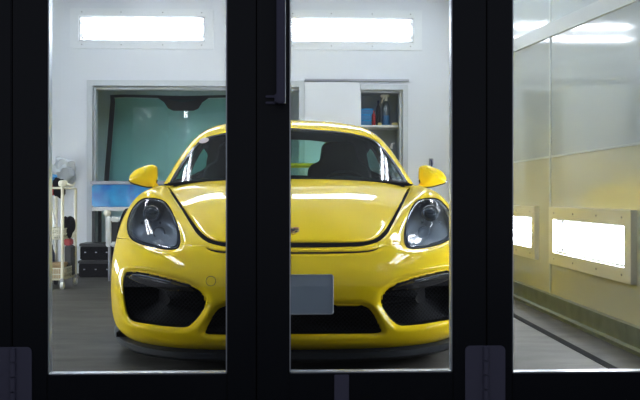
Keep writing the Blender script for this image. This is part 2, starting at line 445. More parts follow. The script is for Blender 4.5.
# dark gap behind the joints, overhead frame and front wall pieces
struct('trim_8', MB().box((WL-.12,DY-.05,ZT+.004),(WR+.12,DY+.03,ZC)), M['door_black'])
struct('wall_front_bounce', MB().box((WL-.12,DY+.031,ZT+.004),(WR+.12,DY+.05,ZC)).box((WL-.12,DY+.031,0),(dx(-230),DY+.05,ZT+.004)), M['wall'])  # unseen white lining, added to bounce light onto the car's front
struct('trim_9', MB().box((WL-.12,DY-.05,.0),(dx(-230),DY+.03,ZT+.004)), M['door_black'])
struct('trim_10', MB().box((dx(700),DY-.05,.0),(WR+.12,DY+.03,ZT+.004)), M['door_black'])
for nm, px in (('trim_11',16.5),('trim_12',257),('trim_13',483.5)):
    x = dx(px); struct(nm, MB().box((x-.012,DY+.001,.012),(x+.012,DY+.012,ZT)), M['black_matt'])
def hinge(px0, px1, pxp, pyt, par):
    x0, x1, xp = [P(q, 200, y0).x for q in (px0, px1, pxp)]; zt = P(pxp, pyt, y0).z; zb = zt-.235; g = y0-.004
    par2 = MB().prism(rounded(x0,zb,x1,zt,.016), g, y0+.0).build('hinge', M['hinge'], par, False)
    mb = MB(); n = 5; h = (zt-zb)/n
    for k in range(n):
        mb.tube([(xp,g-.003,zb+k*h+.0028),(xp,g-.003,zb+(k+1)*h-.0028)], .0095, 12)
    mb.build('hinge_knuckle', M['hinge'], par2)
    mb = MB()
    for zz in (zb+.03,zb+.085,zb+.15,zt-.03):
        for xx in (x0+.018,x1-.018): mb.tube([(xx,g-.001,zz),(xx,g+.002,zz)], .005, 10)
    mb.build('hinge_screw', M['hinge'], par2)
hinge(-4.5, 32, 13.4, 347, d1); hinge(465, 505, 485.5, 345.5, d2)
# pull handle on the right leaf
hx = P(281, 100, y0-.06); hb = P(281, 103.5, y0-.06).z
h = MB().box((P(276.5,100,y0-.07).x, y0-.075, hb),(P(285,100,y0-.07).x, y0-.055, 2.05),.004).build('pull_handle', M['handle'], d2, False)
xb = P(286,100,y0-.07).x
MB().tube([(xb-.004,y0-.066,hb),(xb-.004,y0-.066,2.05)], .0035, 8).build('edge_highlight', M['bead'], h)  # highlight along the bar's edge, built as a pale tube
bz = P(270, 99, y0-.03).z
mb = MB()
for dz in (-.010,.010): mb.box((dx(266),y0-.012,bz+dz-.004),(dx(281),y0,bz+dz+.004),.002)
mb.box((dx(275),y0-.06,bz-.014),(dx(281),y0,bz+.014),.003)
mb.box((dx(275),y0-.06,1.90),(dx(281),y0,1.93),.003)
mb.build('handle_bracket', M['handle'], h, False)
MB().box((dx(333.5),y0-.006,.02),(dx(348),y0,P(340,374.5,y0).z),.002).build('rail_plate', M['hinge'], d2, False)  # lighter upright plate on the right leaf's bottom rail

# ------------------------------------------------------------------ car
CY = 3.55; CX_ = .015           # nose distance, centre line
car = empty('sports_car', (CX_, CY, 0), .0125); tag(car, 'yellow two-door sports car with black headlights and a blank grey number plate, facing the doors', 'car')
def bs_basis(t):
    return np.array([(1-t)**3, 3*t**3-6*t**2+4, -3*t**3+3*t**2+3*t+1, t**3])/6.0
def bs_matrix(n, params):
    """rows: cubic B-spline weights on n control points (ends clamped with phantom points)"""
    W = np.zeros((len(params), n))
    for r, u in enumerate(params):
        i = min(int(u), n-2); t = u-i; b = bs_basis(t)
        for k in range(4):
            j = i-1+k
            if j < 0: W[r,0] += 2*b[k]; W[r,1] -= b[k]
            elif j > n-1: W[r,n-1] += 2*b[k]; W[r,n-2] -= b[k]
            else: W[r,j] += b[k]
    return W
def bs_matrix_sym(n, params):
    """like bs_matrix but mirrored about control point 0; second matrix is for the odd (x) coordinate"""
    We = np.zeros((len(params), n)); Wo = np.zeros((len(params), n))
    for r, u in enumerate(params):
        i = min(int(u), n-2); t = u-i; b = bs_basis(t)
        for k in range(4):
            j = i-1+k
            if j < 0: We[r,-j] += b[k]; Wo[r,-j] -= b[k]
            elif j > n-1:
                for W in (We, Wo): W[r,n-1] += 2*b[k]; W[r,n-2] -= b[k]
            else: We[r,j] += b[k]; Wo[r,j] += b[k]
    return We, Wo
def surf(ctrl, tp, sp, iters=3, lam=.9):
    C = np.array(ctrl, float); nr, nc = C.shape[:2]
    kt = np.arange(nr, dtype=float); ks = np.arange(nc, dtype=float)
    A = bs_matrix(nr, kt); Be, Bo = bs_matrix_sym(nc, ks)
    Q = C.copy()
    def ev(Q, A, Be, Bo):
        out = np.empty((A.shape[0], Be.shape[0], 3))
        for d in range(3): out[:,:,d] = A @ Q[:,:,d] @ (Bo if d == 0 else Be).T
        return out
    for _ in range(iters): Q += lam*(C-ev(Q, A, Be, Bo)); Q[:,0,0] = 0
    return ev(Q, bs_matrix(nr, tp), *bs_matrix_sym(nc, sp))
BODY = [
 [(0,.06,.095),(.22,.07,.095),(.42,.10,.095),(.58,.17,.098),(.70,.28,.102),(.79,.40,.112),(.845,.52,.125),(.865,.61,.13)],
 [(0,.015,.125),(.23,.025,.125),(.44,.065,.125),(.61,.14,.13),(.735,.255,.135),(.825,.385,.145),(.875,.52,.155),(.89,.615,.16)],
 [(0,0,.18),(.24,.01,.18),(.45,.045,.18),(.63,.12,.19),(.76,.235,.20),(.845,.375,.21),(.888,.50,.22),(.897,.61,.23)],
 [(0,-.01,.27),(.24,0,.27),(.45,.035,.27),(.635,.11,.28),(.765,.22,.29),(.85,.365,.30),(.893,.495,.305),(.903,.615,.31)],
 [(0,-.005,.36),(.24,.005,.36),(.45,.04,.365),(.63,.115,.375),(.76,.225,.38),(.847,.37,.385),(.895,.505,.39),(.906,.63,.39)],
 [(0,.02,.43),(.24,.03,.43),(.44,.065,.435),(.615,.14,.45),(.75,.255,.455),(.84,.395,.46),(.893,.535,.465),(.907,.655,.455)],
 [(0,.06,.485),(.23,.07,.485),(.42,.105,.49),(.59,.19,.51),(.73,.31,.515),(.825,.45,.53),(.885,.585,.535),(.908,.69,.52)],
 [(0,.105,.535),(.22,.115,.535),(.40,.16,.54),(.55,.27,.55),(.695,.40,.575),(.80,.54,.60),(.875,.66,.595),(.908,.74,.575)],
 [(0,.175,.58),(.22,.19,.58),(.40,.25,.575),(.53,.37,.59),(.67,.51,.635),(.79,.64,.665),(.87,.74,.645),(.908,.80,.61)],
 [(0,.35,.645),(.23,.37,.64),(.42,.43,.625),(.535,.53,.635),(.665,.66,.70),(.785,.77,.725),(.868,.84,.685),(.908,.87,.635)],
 [(0,.65,.725),(.25,.66,.72),(.45,.69,.695),(.57,.74,.69),(.68,.83,.76),(.785,.90,.77),(.868,.93,.71),(.908,.94,.645)],
 [(0,1.0,.79),(.28,1.0,.785),(.50,1.01,.76),(.62,1.03,.74),(.71,1.06,.795),(.795,1.07,.775),(.87,1.06,.71),(.908,1.03,.645)],
 [(0,1.4,.852),(.30,1.41,.849),(.55,1.45,.830),(.69,1.49,.80),(.745,1.40,.815),(.80,1.30,.775),(.868,1.2,.70),(.906,1.13,.61)],
 [(0,1.7,.83),(.3,1.7,.83),(.6,1.7,.825),(.73,1.7,.82),(.78,1.62,.80),(.825,1.5,.73),(.868,1.34,.55),(.90,1.25,.42)],
 [(0,1.95,.83),(.3,1.95,.83),(.6,1.95,.83),(.76,1.92,.825),(.80,1.8,.79),(.84,1.65,.70),(.872,1.45,.42),(.895,1.30,.22)],
 [(0,2.5,.83),(.3,2.5,.83),(.6,2.5,.83),(.79,2.5,.835),(.83,2.4,.78),(.87,2.2,.60),(.89,2.0,.35),(.87,1.9,.16)],
 [(0,3.0,.84),(.3,3.0,.84),(.6,3.0,.84),(.80,3.0,.86),(.86,2.97,.80),(.90,2.92,.60),(.905,2.9,.35),(.87,2.9,.17)],
 [(0,3.2,.84),(.3,3.2,.84),(.6,3.2,.84),(.80,3.22,.87),(.87,3.2,.82),(.908,3.17,.72),(.912,3.15,.60),(.905,3.10,.45)],
 [(0,3.45,.85),(.3,3.45,.85),(.6,3.45,.85),(.79,3.45,.875),(.87,3.43,.83),(.91,3.43,.77),(.915,3.43,.72),(.91,3.43,.675)],
 [(0,3.8,.86),(.3,3.8,.86),(.55,3.8,.86),(.76,3.78,.865),(.85,3.74,.81),(.90,3.74,.70),(.908,3.74,.58),(.90,3.76,.42)],
 [(0,4.25,.89),(.3,4.25,.89),(.52,4.22,.88),(.69,4.15,.85),(.79,4.05,.77),(.85,3.95,.62),(.875,3.88,.42),(.875,3.83,.22)],
 [(0,4.37,.72),(.3,4.36,.72),(.5,4.33,.70),(.66,4.27,.66),(.76,4.20,.58),(.825,4.10,.46),(.855,3.98,.33),(.86,3.86,.19)],
 [(0,4.38,.40),(.3,4.37,.40),(.5,4.34,.39),(.66,4.28,.37),(.76,4.20,.34),(.825,4.10,.30),(.85,3.99,.24),(.855,3.88,.18)],
 [(0,4.30,.20),(.3,4.29,.20),(.5,4.27,.20),(.64,4.22,.19),(.74,4.15,.18),(.80,4.05,.18),(.83,3.97,.17),(.84,3.89,.165)],
]
NF = 12
BODY = [[(x if x < .70 else .70+(x-.70)*.79, y, z) for x, y, z in r] for r in BODY]
tp = np.concatenate([np.linspace(0, NF, NF*20+1), np.linspace(NF, len(BODY)-1, (len(BODY)-1-NF)*8+1)[1:]])
sp = np.linspace(0, 7, 7*20+1)
G = surf(BODY, tp, sp)
G[:,0,0] = 0

# --- outlines traced as angles seen from the camera, mirrored to the right half
def ab(px, py):
    u = (px-320)/F; v = (HR-py)/F; k = cs-u*sn
    return (abs((u*cs+sn)/k-(-.0005+.0035*min(1, max(0, (py-184)/55)))), v/k)
def proj(V):          # car coordinates -> angles (|a|)
    y = V[...,1]+CY
    return V[...,0]/y, (V[...,2]-CH)/y
PXU = 1/F
HL = catmull([ab(*p) for p in [(143.9,198),(160.7,199.3),(169.7,207),(176.5,221.7),(180.3,235),(179,246.8),(171,249.8),(156,248),(140.5,244),(131.5,238.6),(127.7,229.6),(128.3,218),(133.7,206)]], 8)
SI = catmull([ab(*p) for p in [(126.5,272.3),(139,271.3),(152,273.5),(166,277),(180,281),(189,284.5),(200,292),(205,302),(201,312),(192,323),(184,327),(165,326),(147,323.5),(134,321),(127.5,315),(124,300),(123,283)]], 6)
CI_h = [ab(*p) for p in [(226,305.4),(219,308.2),(213,314.5),(205.5,329),(205,333),(210,334.3),(226,334.5)]]
ci = catmull([(c[0], c[1]) for c in CI_h], 6, closed=False)
bot = ci[-1][1]; top = ci[0][1]
CI = [np.array((-.2, top+.0009))]+ci+[np.array((-.2, bot))]
def hoodpoly(side, front, yf):
    q = [ab(*p) for p in side]+[ab(*p) for p in front]
    c = catmull(q, 6, closed=False)
    yy = ab(293, yf)[1]
    return [np.array((-.3, .1)), np.array((c[0][0], .1))]+c+[np.array((-.3, yy))]
HO = hoodpoly([(166,184),(172.2,195),(181,209),(190.3,224),(197.5,234.5)], [(206,241.5),(216,245),(230,247.0),(260,247.7)], 247.8)
HI = hoodpoly([(168,184),(175.3,195),(184.3,209),(193.3,222.5),(200.5,231.5)], [(208,237.3),(217,240.3),(230,241.8),(260,242.3)], 242.4)
lo = catmull([ab(*p) for p in [(204.5,246.5),(210,249.2),(226,251.3),(260,252.0)]], 5, closed=False)
lo2 = catmull([ab(*p) for p in [(206,248.3),(212,251.3),(226,253.2),(260,254.0)]], 5, closed=False)
SL = [np.array((-.2, lo[-1][1]))]+lo[::-1]+lo2+[np.array((-.2, lo2[-1][1]))]
SEAM = [np.array(ab(*p)) for p in [(95,236.9),(129.5,237.4),(129.5,238.5),(95,238.0)]]
def sdf(poly, a, b):
    """signed distance to a closed polygon, negative inside (in pixel-sized units)"""
    Pn = np.array(poly); Qn = np.roll(Pn, -1, 0); best = np.full(a.shape, 1e9); inside = np.zeros(a.shape, bool)
    for (x0, z0), (x1, z1) in zip(Pn, Qn):
        dx_, dz_ = x1-x0, z1-z0; L2_ = dx_*dx_+dz_*dz_+1e-18
        t = np.clip(((a-x0)*dx_+(b-z0)*dz_)/L2_, 0, 1)
        best = np.minimum(best, (a-x0-t*dx_)**2+(b-z0-t*dz_)**2)
        c = (z0 > b) != (z1 > b)
        with np.errstate(all='ignore'): xi = x0+(b-z0)*dx_/(dz_ if abs(dz_) > 1e-15 else 1e-15)
        inside ^= c & (a < xi)
    d = np.sqrt(best)/PXU
    return np.where(inside, -d, d)
# --- rounded edges: push the surface in close to the openings
def push(V, field, w, depth, direction):
    d = np.abs(field) if w > 0 else field
    k = np.clip(1-d/abs(w), 0, 1)**2*depth
    return V+direction*k[...,None]
def normals(G):
    dt = np.gradient(G, axis=0); ds = np.gradient(G, axis=1); n = np.cross(ds, dt)
    n /= np.linalg.norm(n, axis=2, keepdims=True)+1e-12; return n
N0 = normals(G)
if N0[200,20,2] < 0: N0 = -N0
A_, B_ = proj(G); front = np.zeros(A_.shape, bool); front[:NF*20+1] = True
def fld(poly):
    return np.where(front, sdf(poly, A_, B_), 60.0)
f_hl, f_si, f_ci, f_ho, f_hi, f_sl = [np.where(G[:,:,1] < ym, fld(p), 60.0) for p, ym in ((HL,1.1), (SI,.75), (CI,.75), (HO,1.7), (HI,1.7), (SL,.75))]
G0 = G.copy()
back = np.array((0, 1.0, 0))
G = push(G, f_si, 7, .022, back); G = push(G, f_ci, 6, .020, back)
G = push(G, f_hl, 4.0, .006, -N0)
fh = np.minimum(np.abs(f_ho), np.abs(f_hi)); G = push(G, fh, 3.0, .006, -N0)
G = push(G, f_sl, 2.5, .005, -N0)
G[:,0,0] = 0
# --- build the half surface and cut along each outline
bm = bmesh.new(); nt_, ns_ = G.shape[:2]
vs_ = [[bm.verts.new(G[i,j]) for j in range(ns_)] for i in range(nt_)]
for i in range(nt_-1):
    for j in range(ns_-1):
        bm.faces.new((vs_[i][j], vs_[i][j+1], vs_[i+1][j+1], vs_[i+1][j]))
def cut(bm, poly, ymax=1.75, space='front', zmin=-1, ymin=-1):
    bm.verts.ensure_lookup_table(); V = np.array([v.co[:] for v in bm.verts])
    if space == 'front': a, b = proj(V)
    elif space == 'side': a, b = V[:,1], V[:,2]
    elif space == 'top': a, b = V[:,0], V[:,1]
    ok = (V[:,1] < ymax) & (V[:,1] > ymin) & (V[:,2] > zmin)
    d = sdf(poly, a, b); bm.verts.index_update()
    es = [e for e in bm.edges if ok[e.verts[0].index] and ok[e.verts[1].index] and (d[e.verts[0].index] < 0) != (d[e.verts[1].index] < 0)]
    new = set(); faces = set()
    for e in es:
        for f in e.link_faces: faces.add(f)
    on = set()
    for e in es:
        v0, v1 = e.verts; d0, d1_ = d[v0.index], d[v1.index]; t = d0/(d0-d1_)
        if t < .03: on.add(v0); continue
        if t > .97: on.add(v1); continue
        _, nv = bmesh.utils.edge_split(e, v0, t); new.add(nv)
    on |= new
    for f in faces:
        vv = [v for v in f.verts if v in on]
        if len(vv) == 2:
            a_, b_ = vv
            if not any(a_ in e.verts and b_ in e.verts for e in f.edges):
                try: bmesh.utils.face_split(f, a_, b_)
                except Exception: pass
        elif len(vv) == 4:
            fl = list(f.verts); idx = sorted(fl.index(v) for v in vv)
            try:
                g, _ = bmesh.utils.face_split(f, fl[idx[0]], fl[idx[1]]) if (idx[1]-idx[0]) > 1 else bmesh.utils.face_split(f, fl[idx[1]], fl[idx[2]])
            except Exception: pass
INSET = 1.1
cx, cz = np.mean(np.array(HL), 0)
HLi = [np.array((cx+(p[0]-cx)*.955, cz+(p[1]-cz)*.955)) for p in HL]
for poly, ym in ((HO,1.75), (HI,1.75), (SL,.75), (HL,1.1), (HLi,1.1), (SI,.75), (CI,.75), (SEAM,1.1)): cut(bm, poly, ym)
def label_faces(bm):
    bm.faces.ensure_lookup_table(); C_ = np.array([f.calc_center_median()[:] for f in bm.faces])
    a, b = proj(C_); fr = C_[:,1] < 1.7
    ins = lambda p, ym=1.7: (sdf(p, a, b) < 0) & (C_[:,1] < ym)
    lab = np.full(len(C_), 'body', dtype=object)
    mid = (C_[:,1] > 1.43) & (C_[:,1] < 4.0) & (C_[:,0] < .70) & (C_[:,2] > .7)
    lab[mid] = 'deck'
    lab[(lab == 'deck') & (C_[:,1] < 3.15)] = 'x'
    low = (C_[:,1] < 1.0) & (b < ab(110,237.4)[1]) & ((a > .1) | (b < ab(293,247)[1]))
    lab[low & (lab == 'body')] = 'bumper'
    # between lamp and bonnet the bumper ends level with the lamp's foot
    lab[(lab == 'bumper') & (b > ab(190,245)[1]) & (a < ab(179,245)[0]) ] = 'body'
    hood = ins(HI) & (C_[:,1] < 1.50); lab[hood] = 'hood'
    lab[ins(HO) & ~ins(HI) & (C_[:,1] < 1.48)] = 'x'
    lab[ins(SL,.75)] = 'x'; lab[ins(HL,1.1)] = 'seal'; lab[ins(HLi,1.1)] = 'cover'; lab[ins(SI,.75)] = 'x'; lab[ins(CI,.75)] = 'x'; lab[ins(SEAM,1.1)] = 'x'
    return lab
lab = label_faces(bm)
bm.faces.index_update()
def sub(bm, lab, want, sides=(1,-1)):
    """copy the labelled faces, on the wanted sides of the car"""
    out = bmesh.new()
    for s in sides:
        mp = {}
        for f in bm.faces:
            if lab[f.index] != want: continue
            vv = []
            for v in f.verts:
                if v.index not in mp: mp[v.index] = out.verts.new((v.co.x*s, v.co.y, v.co.z))
                vv.append(mp[v.index])
            try: out.faces.new(vv if s == 1 else vv[::-1])
            except Exception: pass
    bmesh.ops.remove_doubles(out, verts=[v for v in out.verts if abs(v.co.x) < 1e-5], dist=1e-5)
    return out
bm.verts.index_update()
flipit = None
def panel(name, want, m, sides=(1,-1), thick=.008, parent=car, b=None, smooth=True):
    global flipit
    o_ = b or sub(bm, lab, want, sides)
    o_.normal_update()
    me = bpy.data.meshes.new(name); o_.to_mesh(me); o_.free()
    o = link(name, me, m, parent, smooth)
    if thick:
        md = o.modifiers.new('thickness', 'SOLIDIFY'); md.thickness = thick; md.offset = -1
    return o
# orientation check: hood faces must look up
bm.normal_update(); bm.faces.ensure_lookup_table()
hz = sum(f.normal.z for f in bm.faces if lab[f.index] == 'hood')
if hz < 0:
    bmesh.ops.reverse_faces(bm, faces=bm.faces[:]); bm.normal_update()
def bvh_front():
    """full surface (both halves) to drop outlines on"""
    V, Fc = [], []
    for s in (1,-1):
        base = len(V)
        for v in bm.verts: V.append((v.co.x*s, v.co.y, v.co.z))
        for f in bm.faces:
            if f.calc_center_median().y < 1.7: Fc.append([base+v.index for v in f.verts])
    return BVHTree.FromPolygons([Vector(v) for v in V], Fc)
TREE = bvh_front()
ORI = Vector((0, -CY, CH))
def drop(a, b, lift=0.0):
    """point of the car's surface at the angle a, b"""
    d = Vector((a, 1, b)).normalized()
    h_, n, i, dist = TREE.ray_cast(ORI, d, 10)
    if h_ is None:
        h_, n, i, dist = TREE.find_nearest(ORI+d*4)
    if n.y > 0: n = -n
    return h_+n*lift
panel('body_shell', 'body', M['paint']); panel('bonnet', 'hood', M['paint']); panel('front_bumper', 'bumper', M['paint'])
panel('engine_cover', 'deck', M['black'], thick=0)

# black structure seen through the panel gaps
ti = np.linspace(0, NF, NF*4+1); si = np.linspace(0, 6.6, 40)
Gi = surf(BODY, ti, si); Ni = normals(Gi)
if Ni[30,5,2] < 0: Ni = -Ni
Gi = Gi-Ni*.028
ai, bi = proj(Gi); keep = np.minimum.reduce([sdf(p, ai, bi) for p in (HL, SI, CI)]) > 2.5
b2 = bmesh.new()
for s in (1,-1):
    vv = [[b2.verts.new((Gi[i,j,0]*s, Gi[i,j,1], Gi[i,j,2])) for j in range(Gi.shape[1])] for i in range(Gi.shape[0])]
    for i in range(Gi.shape[0]-1):
        for j in range(Gi.shape[1]-1):
            if keep[i,j] and keep[i+1,j] and keep[i,j+1] and keep[i+1,j+1]:
                b2.faces.new((vv[i][j], vv[i][j+1], vv[i+1][j+1], vv[i+1][j]))
bmesh.ops.remove_doubles(b2, verts=b2.verts[:], dist=1e-4)
me = bpy.data.meshes.new('inner_structure'); b2.to_mesh(me); b2.free(); link('inner_structure', me, M['black_matt'], car, True)

def loops_fill(rings, name, m, parent, smooth=True):
    mb = MB(); mb.loft(rings, True, False, True); return mb.build(name, m, parent, smooth, local=True)
def scaled(loop, k, dy, cy=None):
    c = sum(loop, Vector())/len(loop)
    return [Vector((c.x+(p.x-c.x)*k, p.y+dy, c.z+(p.z-c.z)*k)) for p in loop]
def flat(loop, y, k):
    c = sum(loop, Vector())/len(loop)
    return [Vector((c.x+(p.x-c.x)*k, y(p) if callable(y) else y, c.z+(p.z-c.z)*k)) for p in loop]
# ---- side intakes and the middle one
def resample(poly, step):
    out = []
    for p, q in zip(poly, poly[1:]+poly[:1]):
        n = max(1, int(np.linalg.norm(q-p)/step))
        for k in range(n): out.append(p+(q-p)*k/n)
    return out
for s, sd in ((-1,'left'),(1,'right')):
    loop = [drop(s*p[0], p[1]) for p in resample(SI, 2.5*PXU)]
    t_in = empty('side_intake', (0,0,0), 0, car)
    mb = MB(); R = [scaled(loop, .998, .003), scaled(loop, .985, .03), scaled(loop, .965, .085)]
    mb.loft(R); mb.build('duct', M['black_matt'], t_in, True, local=True)
    loops_fill([scaled(loop, .99, .055), scaled(loop, .8, .055), scaled(loop, .5, .055), scaled(loop, .2, .055)], 'grille', M['grille'], t_in)
    # daytime-lamp bar: glossy black band across the top of the intake
    top_pts = []; low_pts = []
    xs = [126,132,140,150,160,170,180,188,194,198]
    yt = [274.5,273.2,272.8,274.5,276.8,279.5,282.4,285.5,289.5,293]
    yb = [279.5,281.5,284.5,287.5,290,291.8,293,293.3,293.4,294]
    rings = []
    for x_, t_, b_ in zip(xs, yt, yb):
        a_, bt = ab(x_, t_); a2, bb = ab(x_, b_)
        p0 = drop(s*a_, bt); p1 = drop(s*a2, bb)
        m_ = (p0+p1)/2
        prof = [p0+Vector((0,.055,0)), p0+Vector((0,.022,0)), p0.lerp(p1,.35)+Vector((0,.008,0)), p0.lerp(p1,.75)+Vector((0,.018,0)), p1+Vector((0,.035,0)), p1+Vector((0,.055,0))]
        rings.append(prof)
    mb = MB(); mb.loft(rings, True, True, True); bar = mb.build('lamp_bar', M['black_gloss'], t_in, True, local=True)
    rr = []
    for k in range(1, 6):
        pr = rings[k]; rr.append((pr[1]*.4+pr[2]*.6)+Vector((0,-.004,0)))
    MB().tube(rr, .004, 8).build('lamp_strip', M['lamp_trim'], bar, local=True)
Lc = [p for p in CI if p[0] > -.15]
half = [drop(p[0], p[1]) for p in resample(Lc, 2.0*PXU) if True]
# rebuild the middle outline as one symmetric loop
ring_r = [np.array(p) for p in ci]; full = ring_r+[np.array((-p[0], p[1])) for p in ring_r[::-1]]
loop = [drop(p[0], p[1]) for p in resample(full, 2.5*PXU)]
mid_ = empty('centre_intake', (0,0,0), 0, car)
MB().loft([scaled(loop, .997, .004), scaled(loop, .99, .03), scaled(loop, .97, .09)]).build('duct', M['black_matt'], mid_, local=True)
loops_fill([scaled(loop, .99, .06), scaled(loop, .6, .06), scaled(loop, .2, .06)], 'grille', M['grille'], mid_)
# ---- black front lip
rings = []
for u in np.linspace(0, 7, 40):
    p = surf(BODY, np.array([0.0, .35]), np.array([u]))
    e0, e1 = p[0,0], p[1,0]; out = np.array((e0[0]*.35, -1, 0)) if u < 2 else None
    Pn = surf(BODY, np.array([.5]), np.array([max(u-.15,0), min(u+.15,7)]))[0]
    tg = Pn[1]-Pn[0]; nrm = np.array((tg[1], -tg[0])); nrm /= np.linalg.norm(nrm)+1e-9
    if nrm[1] > 0 and u < 3: nrm = -nrm
    o3 = np.array((nrm[0], nrm[1], 0))
    rings.append([e0-o3*.05+np.array((0,0,.012)), e0+o3*.004+np.array((0,0,.004)), e0+o3*.026+np.array((0,0,-.010)), e0+o3*.024+np.array((0,0,-.036)), e0+o3*.0+np.array((0,0,-.052)), e0-o3*.05+np.array((0,0,-.045))])
full_r = [[Vector((-p[0], p[1], p[2])) for p in r] for r in rings[:0:-1]]+[[Vector(p) for p in r] for r in rings]
MB().loft(full_r, True, True, True).build('front_lip', M['lip'], car, local=True)
# ---- headlights
for s, sd in ((-1,'left'),(1,'right')):
    hl = empty('headlight', (0,0,0), 0, car)
    panel('lens_cover', 'cover', M['cover'], (s,), 0, hl)
    panel('seal', 'seal', M['black_matt'], (s,), .004, hl)
    loop = [drop(s*p[0], p[1], -.002) for p in resample(HLi, 2.5*PXU)]
    c = sum(loop, Vector())/len(loop)
    yc = c.y
    def bowl(k, dy): return [Vector((c.x+(p.x-c.x)*k, p.y*(.25+.75*k)+ (yc*(.75-.75*k))+dy, c.z+(p.z-c.z)*k)) for p in loop]
    MB().loft([bowl(1.01,.006), bowl(.99,.03), bowl(.93,.055), bowl(.80,.075), bowl(.5,.095), bowl(.2,.10)], True, False, True).build('housing', M['lamp_inside'], hl, local=True)
    MB().tube(bowl(.93,.030), .0035, 6, closed=True).build('inner_trim', M['lamp_trim'], hl, local=True)
    def ring(px, py, r, dpt, nm, m, tube_r=.003, ry=1.0):
        a_, b_ = ab(px, py); p = drop(s*a_, b_)+Vector((0, dpt, 0))
        pts = [p+Vector((r*math.cos(t), 0, r*ry*math.sin(t))) for t in [2*PI*k/36 for k in range(36)]]
        return p, MB().tube(pts, tube_r, 8, closed=True).build(nm, m, hl, local=True)
    p, o_r = ring(149.8, 213.8, .036, .030, 'projector_ring', M['lamp_trim'], .0028)
    mb = MB(); mb.lathe([(.040,.045),(.037,.03),(.030,.028),(.026,.022)], p+Vector((0,-.010,0)), 'Y', 32, False); mb.build('projector_bezel', M['lamp_inside'], hl, local=True)
    mb = MB(); mb.lathe([(.028*math.cos(t), -.014*math.sin(t)) for t in [PI/2*k/8 for k in range(8)]]+[(.001,-.014)], p+Vector((0,.016,0)), 'Y', 32, True); mb.build('projector_lens', M['projector'], hl, local=True)
    ring(158, 233, .026, .045, 'lower_ring', M['lamp_trim'], .002)
    for (px, py) in ((141,205),(160,206),(141,223),(159,223)):
        a_, b_ = ab(px, py); q = drop(s*a_, b_)+Vector((0,.035,0))
        mb = MB(); mb.lathe([(.006*math.cos(t), -.004*math.sin(t)) for t in [PI/2*k/5 for k in range(5)]], q, 'Y', 14, True); mb.build('daylight_diode', M['lamp_trim'], hl, local=True)
# ---- number plate
pl = empty('number_plate', (0,0,0), 0, car)
zc_ = (P(311,275.3,CY).z+P(311,314.5,CY).z)/2; hx_ = .162; hz_ = .081; zc_ += .005
MB().prism(rounded(-hx_,zc_-hz_,hx_,zc_+hz_,.010), -.030, -.027).build('plate', M['plate'], pl, False, local=True)
lp = [(x,z) for x,z in rounded(-hx_,zc_-hz_,hx_,zc_+hz_,.010)]
MB().tube([(x,-.030,z) for x,z in lp], .0030, 6, closed=True).build('plate_frame', M['plate_rim'], pl, local=True)
MB().box((-.12,-.027,zc_-.07),(.12,.012,zc_+.05),.004).build('bracket', M['black'], pl, False, local=True)
# ---- crest on the bonnet
a_, b_ = ab(293, 230.5); cp = drop(0.0, b_); cp2 = drop(0.0, ab(293,227)[1]); up = (cp2-cp).normalized(); rt = Vector((1,0,0)); nn = rt.cross(up); 
if nn.z < 0: nn = -nn
sh = [(-1,1),(-.5,1.12),(0,1.0),(.5,1.12),(1,1),(1,.1),(.85,-.45),(.5,-.9),(0,-1.25),(-.5,-.9),(-.85,-.45),(-1,.1)]
def shield(name, k, lift, thick, m, parent, clip=None):
    mb = MB(); pts = [(x,y) for x,y in (clip or sh)]
    A = [mb.bm.verts.new(cp+rt*(x*.028*k)+up*(y*.032*k)+nn*(lift+thick)) for x,y in pts]
    B = [mb.bm.verts.new(cp+rt*(x*.028*k)+up*(y*.032*k)+nn*lift) for x,y in pts]
    n = len(A); mb.bm.faces.new(A); mb.bm.faces.new(B[::-1])
    for i in range(n): mb.bm.faces.new((A[i],A[(i+1)%n],B[(i+1)%n],B[i]))
    return mb.build(name, m, parent, False, local=True)
em = shield('crest', 1, -.002, .004, M['gold'], car)
for q_, m_ in (([(.08,.85),(.85,.85),(.85,.6),(.08,.6)],'red'),([(.08,.4),(.85,.4),(.85,.15),(.08,.15)],'black'),([(-.85,-.1),(-.08,-.1),(-.08,-.35),(-.82,-.35)],'red'),([(-.75,-.5),(-.08,-.5),(-.08,-.75),(-.5,-.75)],'black'),
               ([(-.8,.85),(-.5,.85),(-.5,.2),(-.8,.2)],'black'),([(.4,-.2),(.75,-.3),(.5,-.75),(.25,-.8)],'black')):
    shield('crest_stripe', 1, .002, .001, M[m_], em, q_)
shield('crest_centre', .35, .003, .0015, M['black'], em)
# ---- tow hook cover
a_, b_ = ab(210, 281); pts = []; rr_ = 4.8*PXU
MB().tube([drop(-a_+rr_*math.cos(t), b_+rr_*math.sin(t), .0002) for t in [2*PI*k/28 for k in range(28)]], .0011, 6, closed=True).build('tow_hook_cover', M['black'], car, local=True)

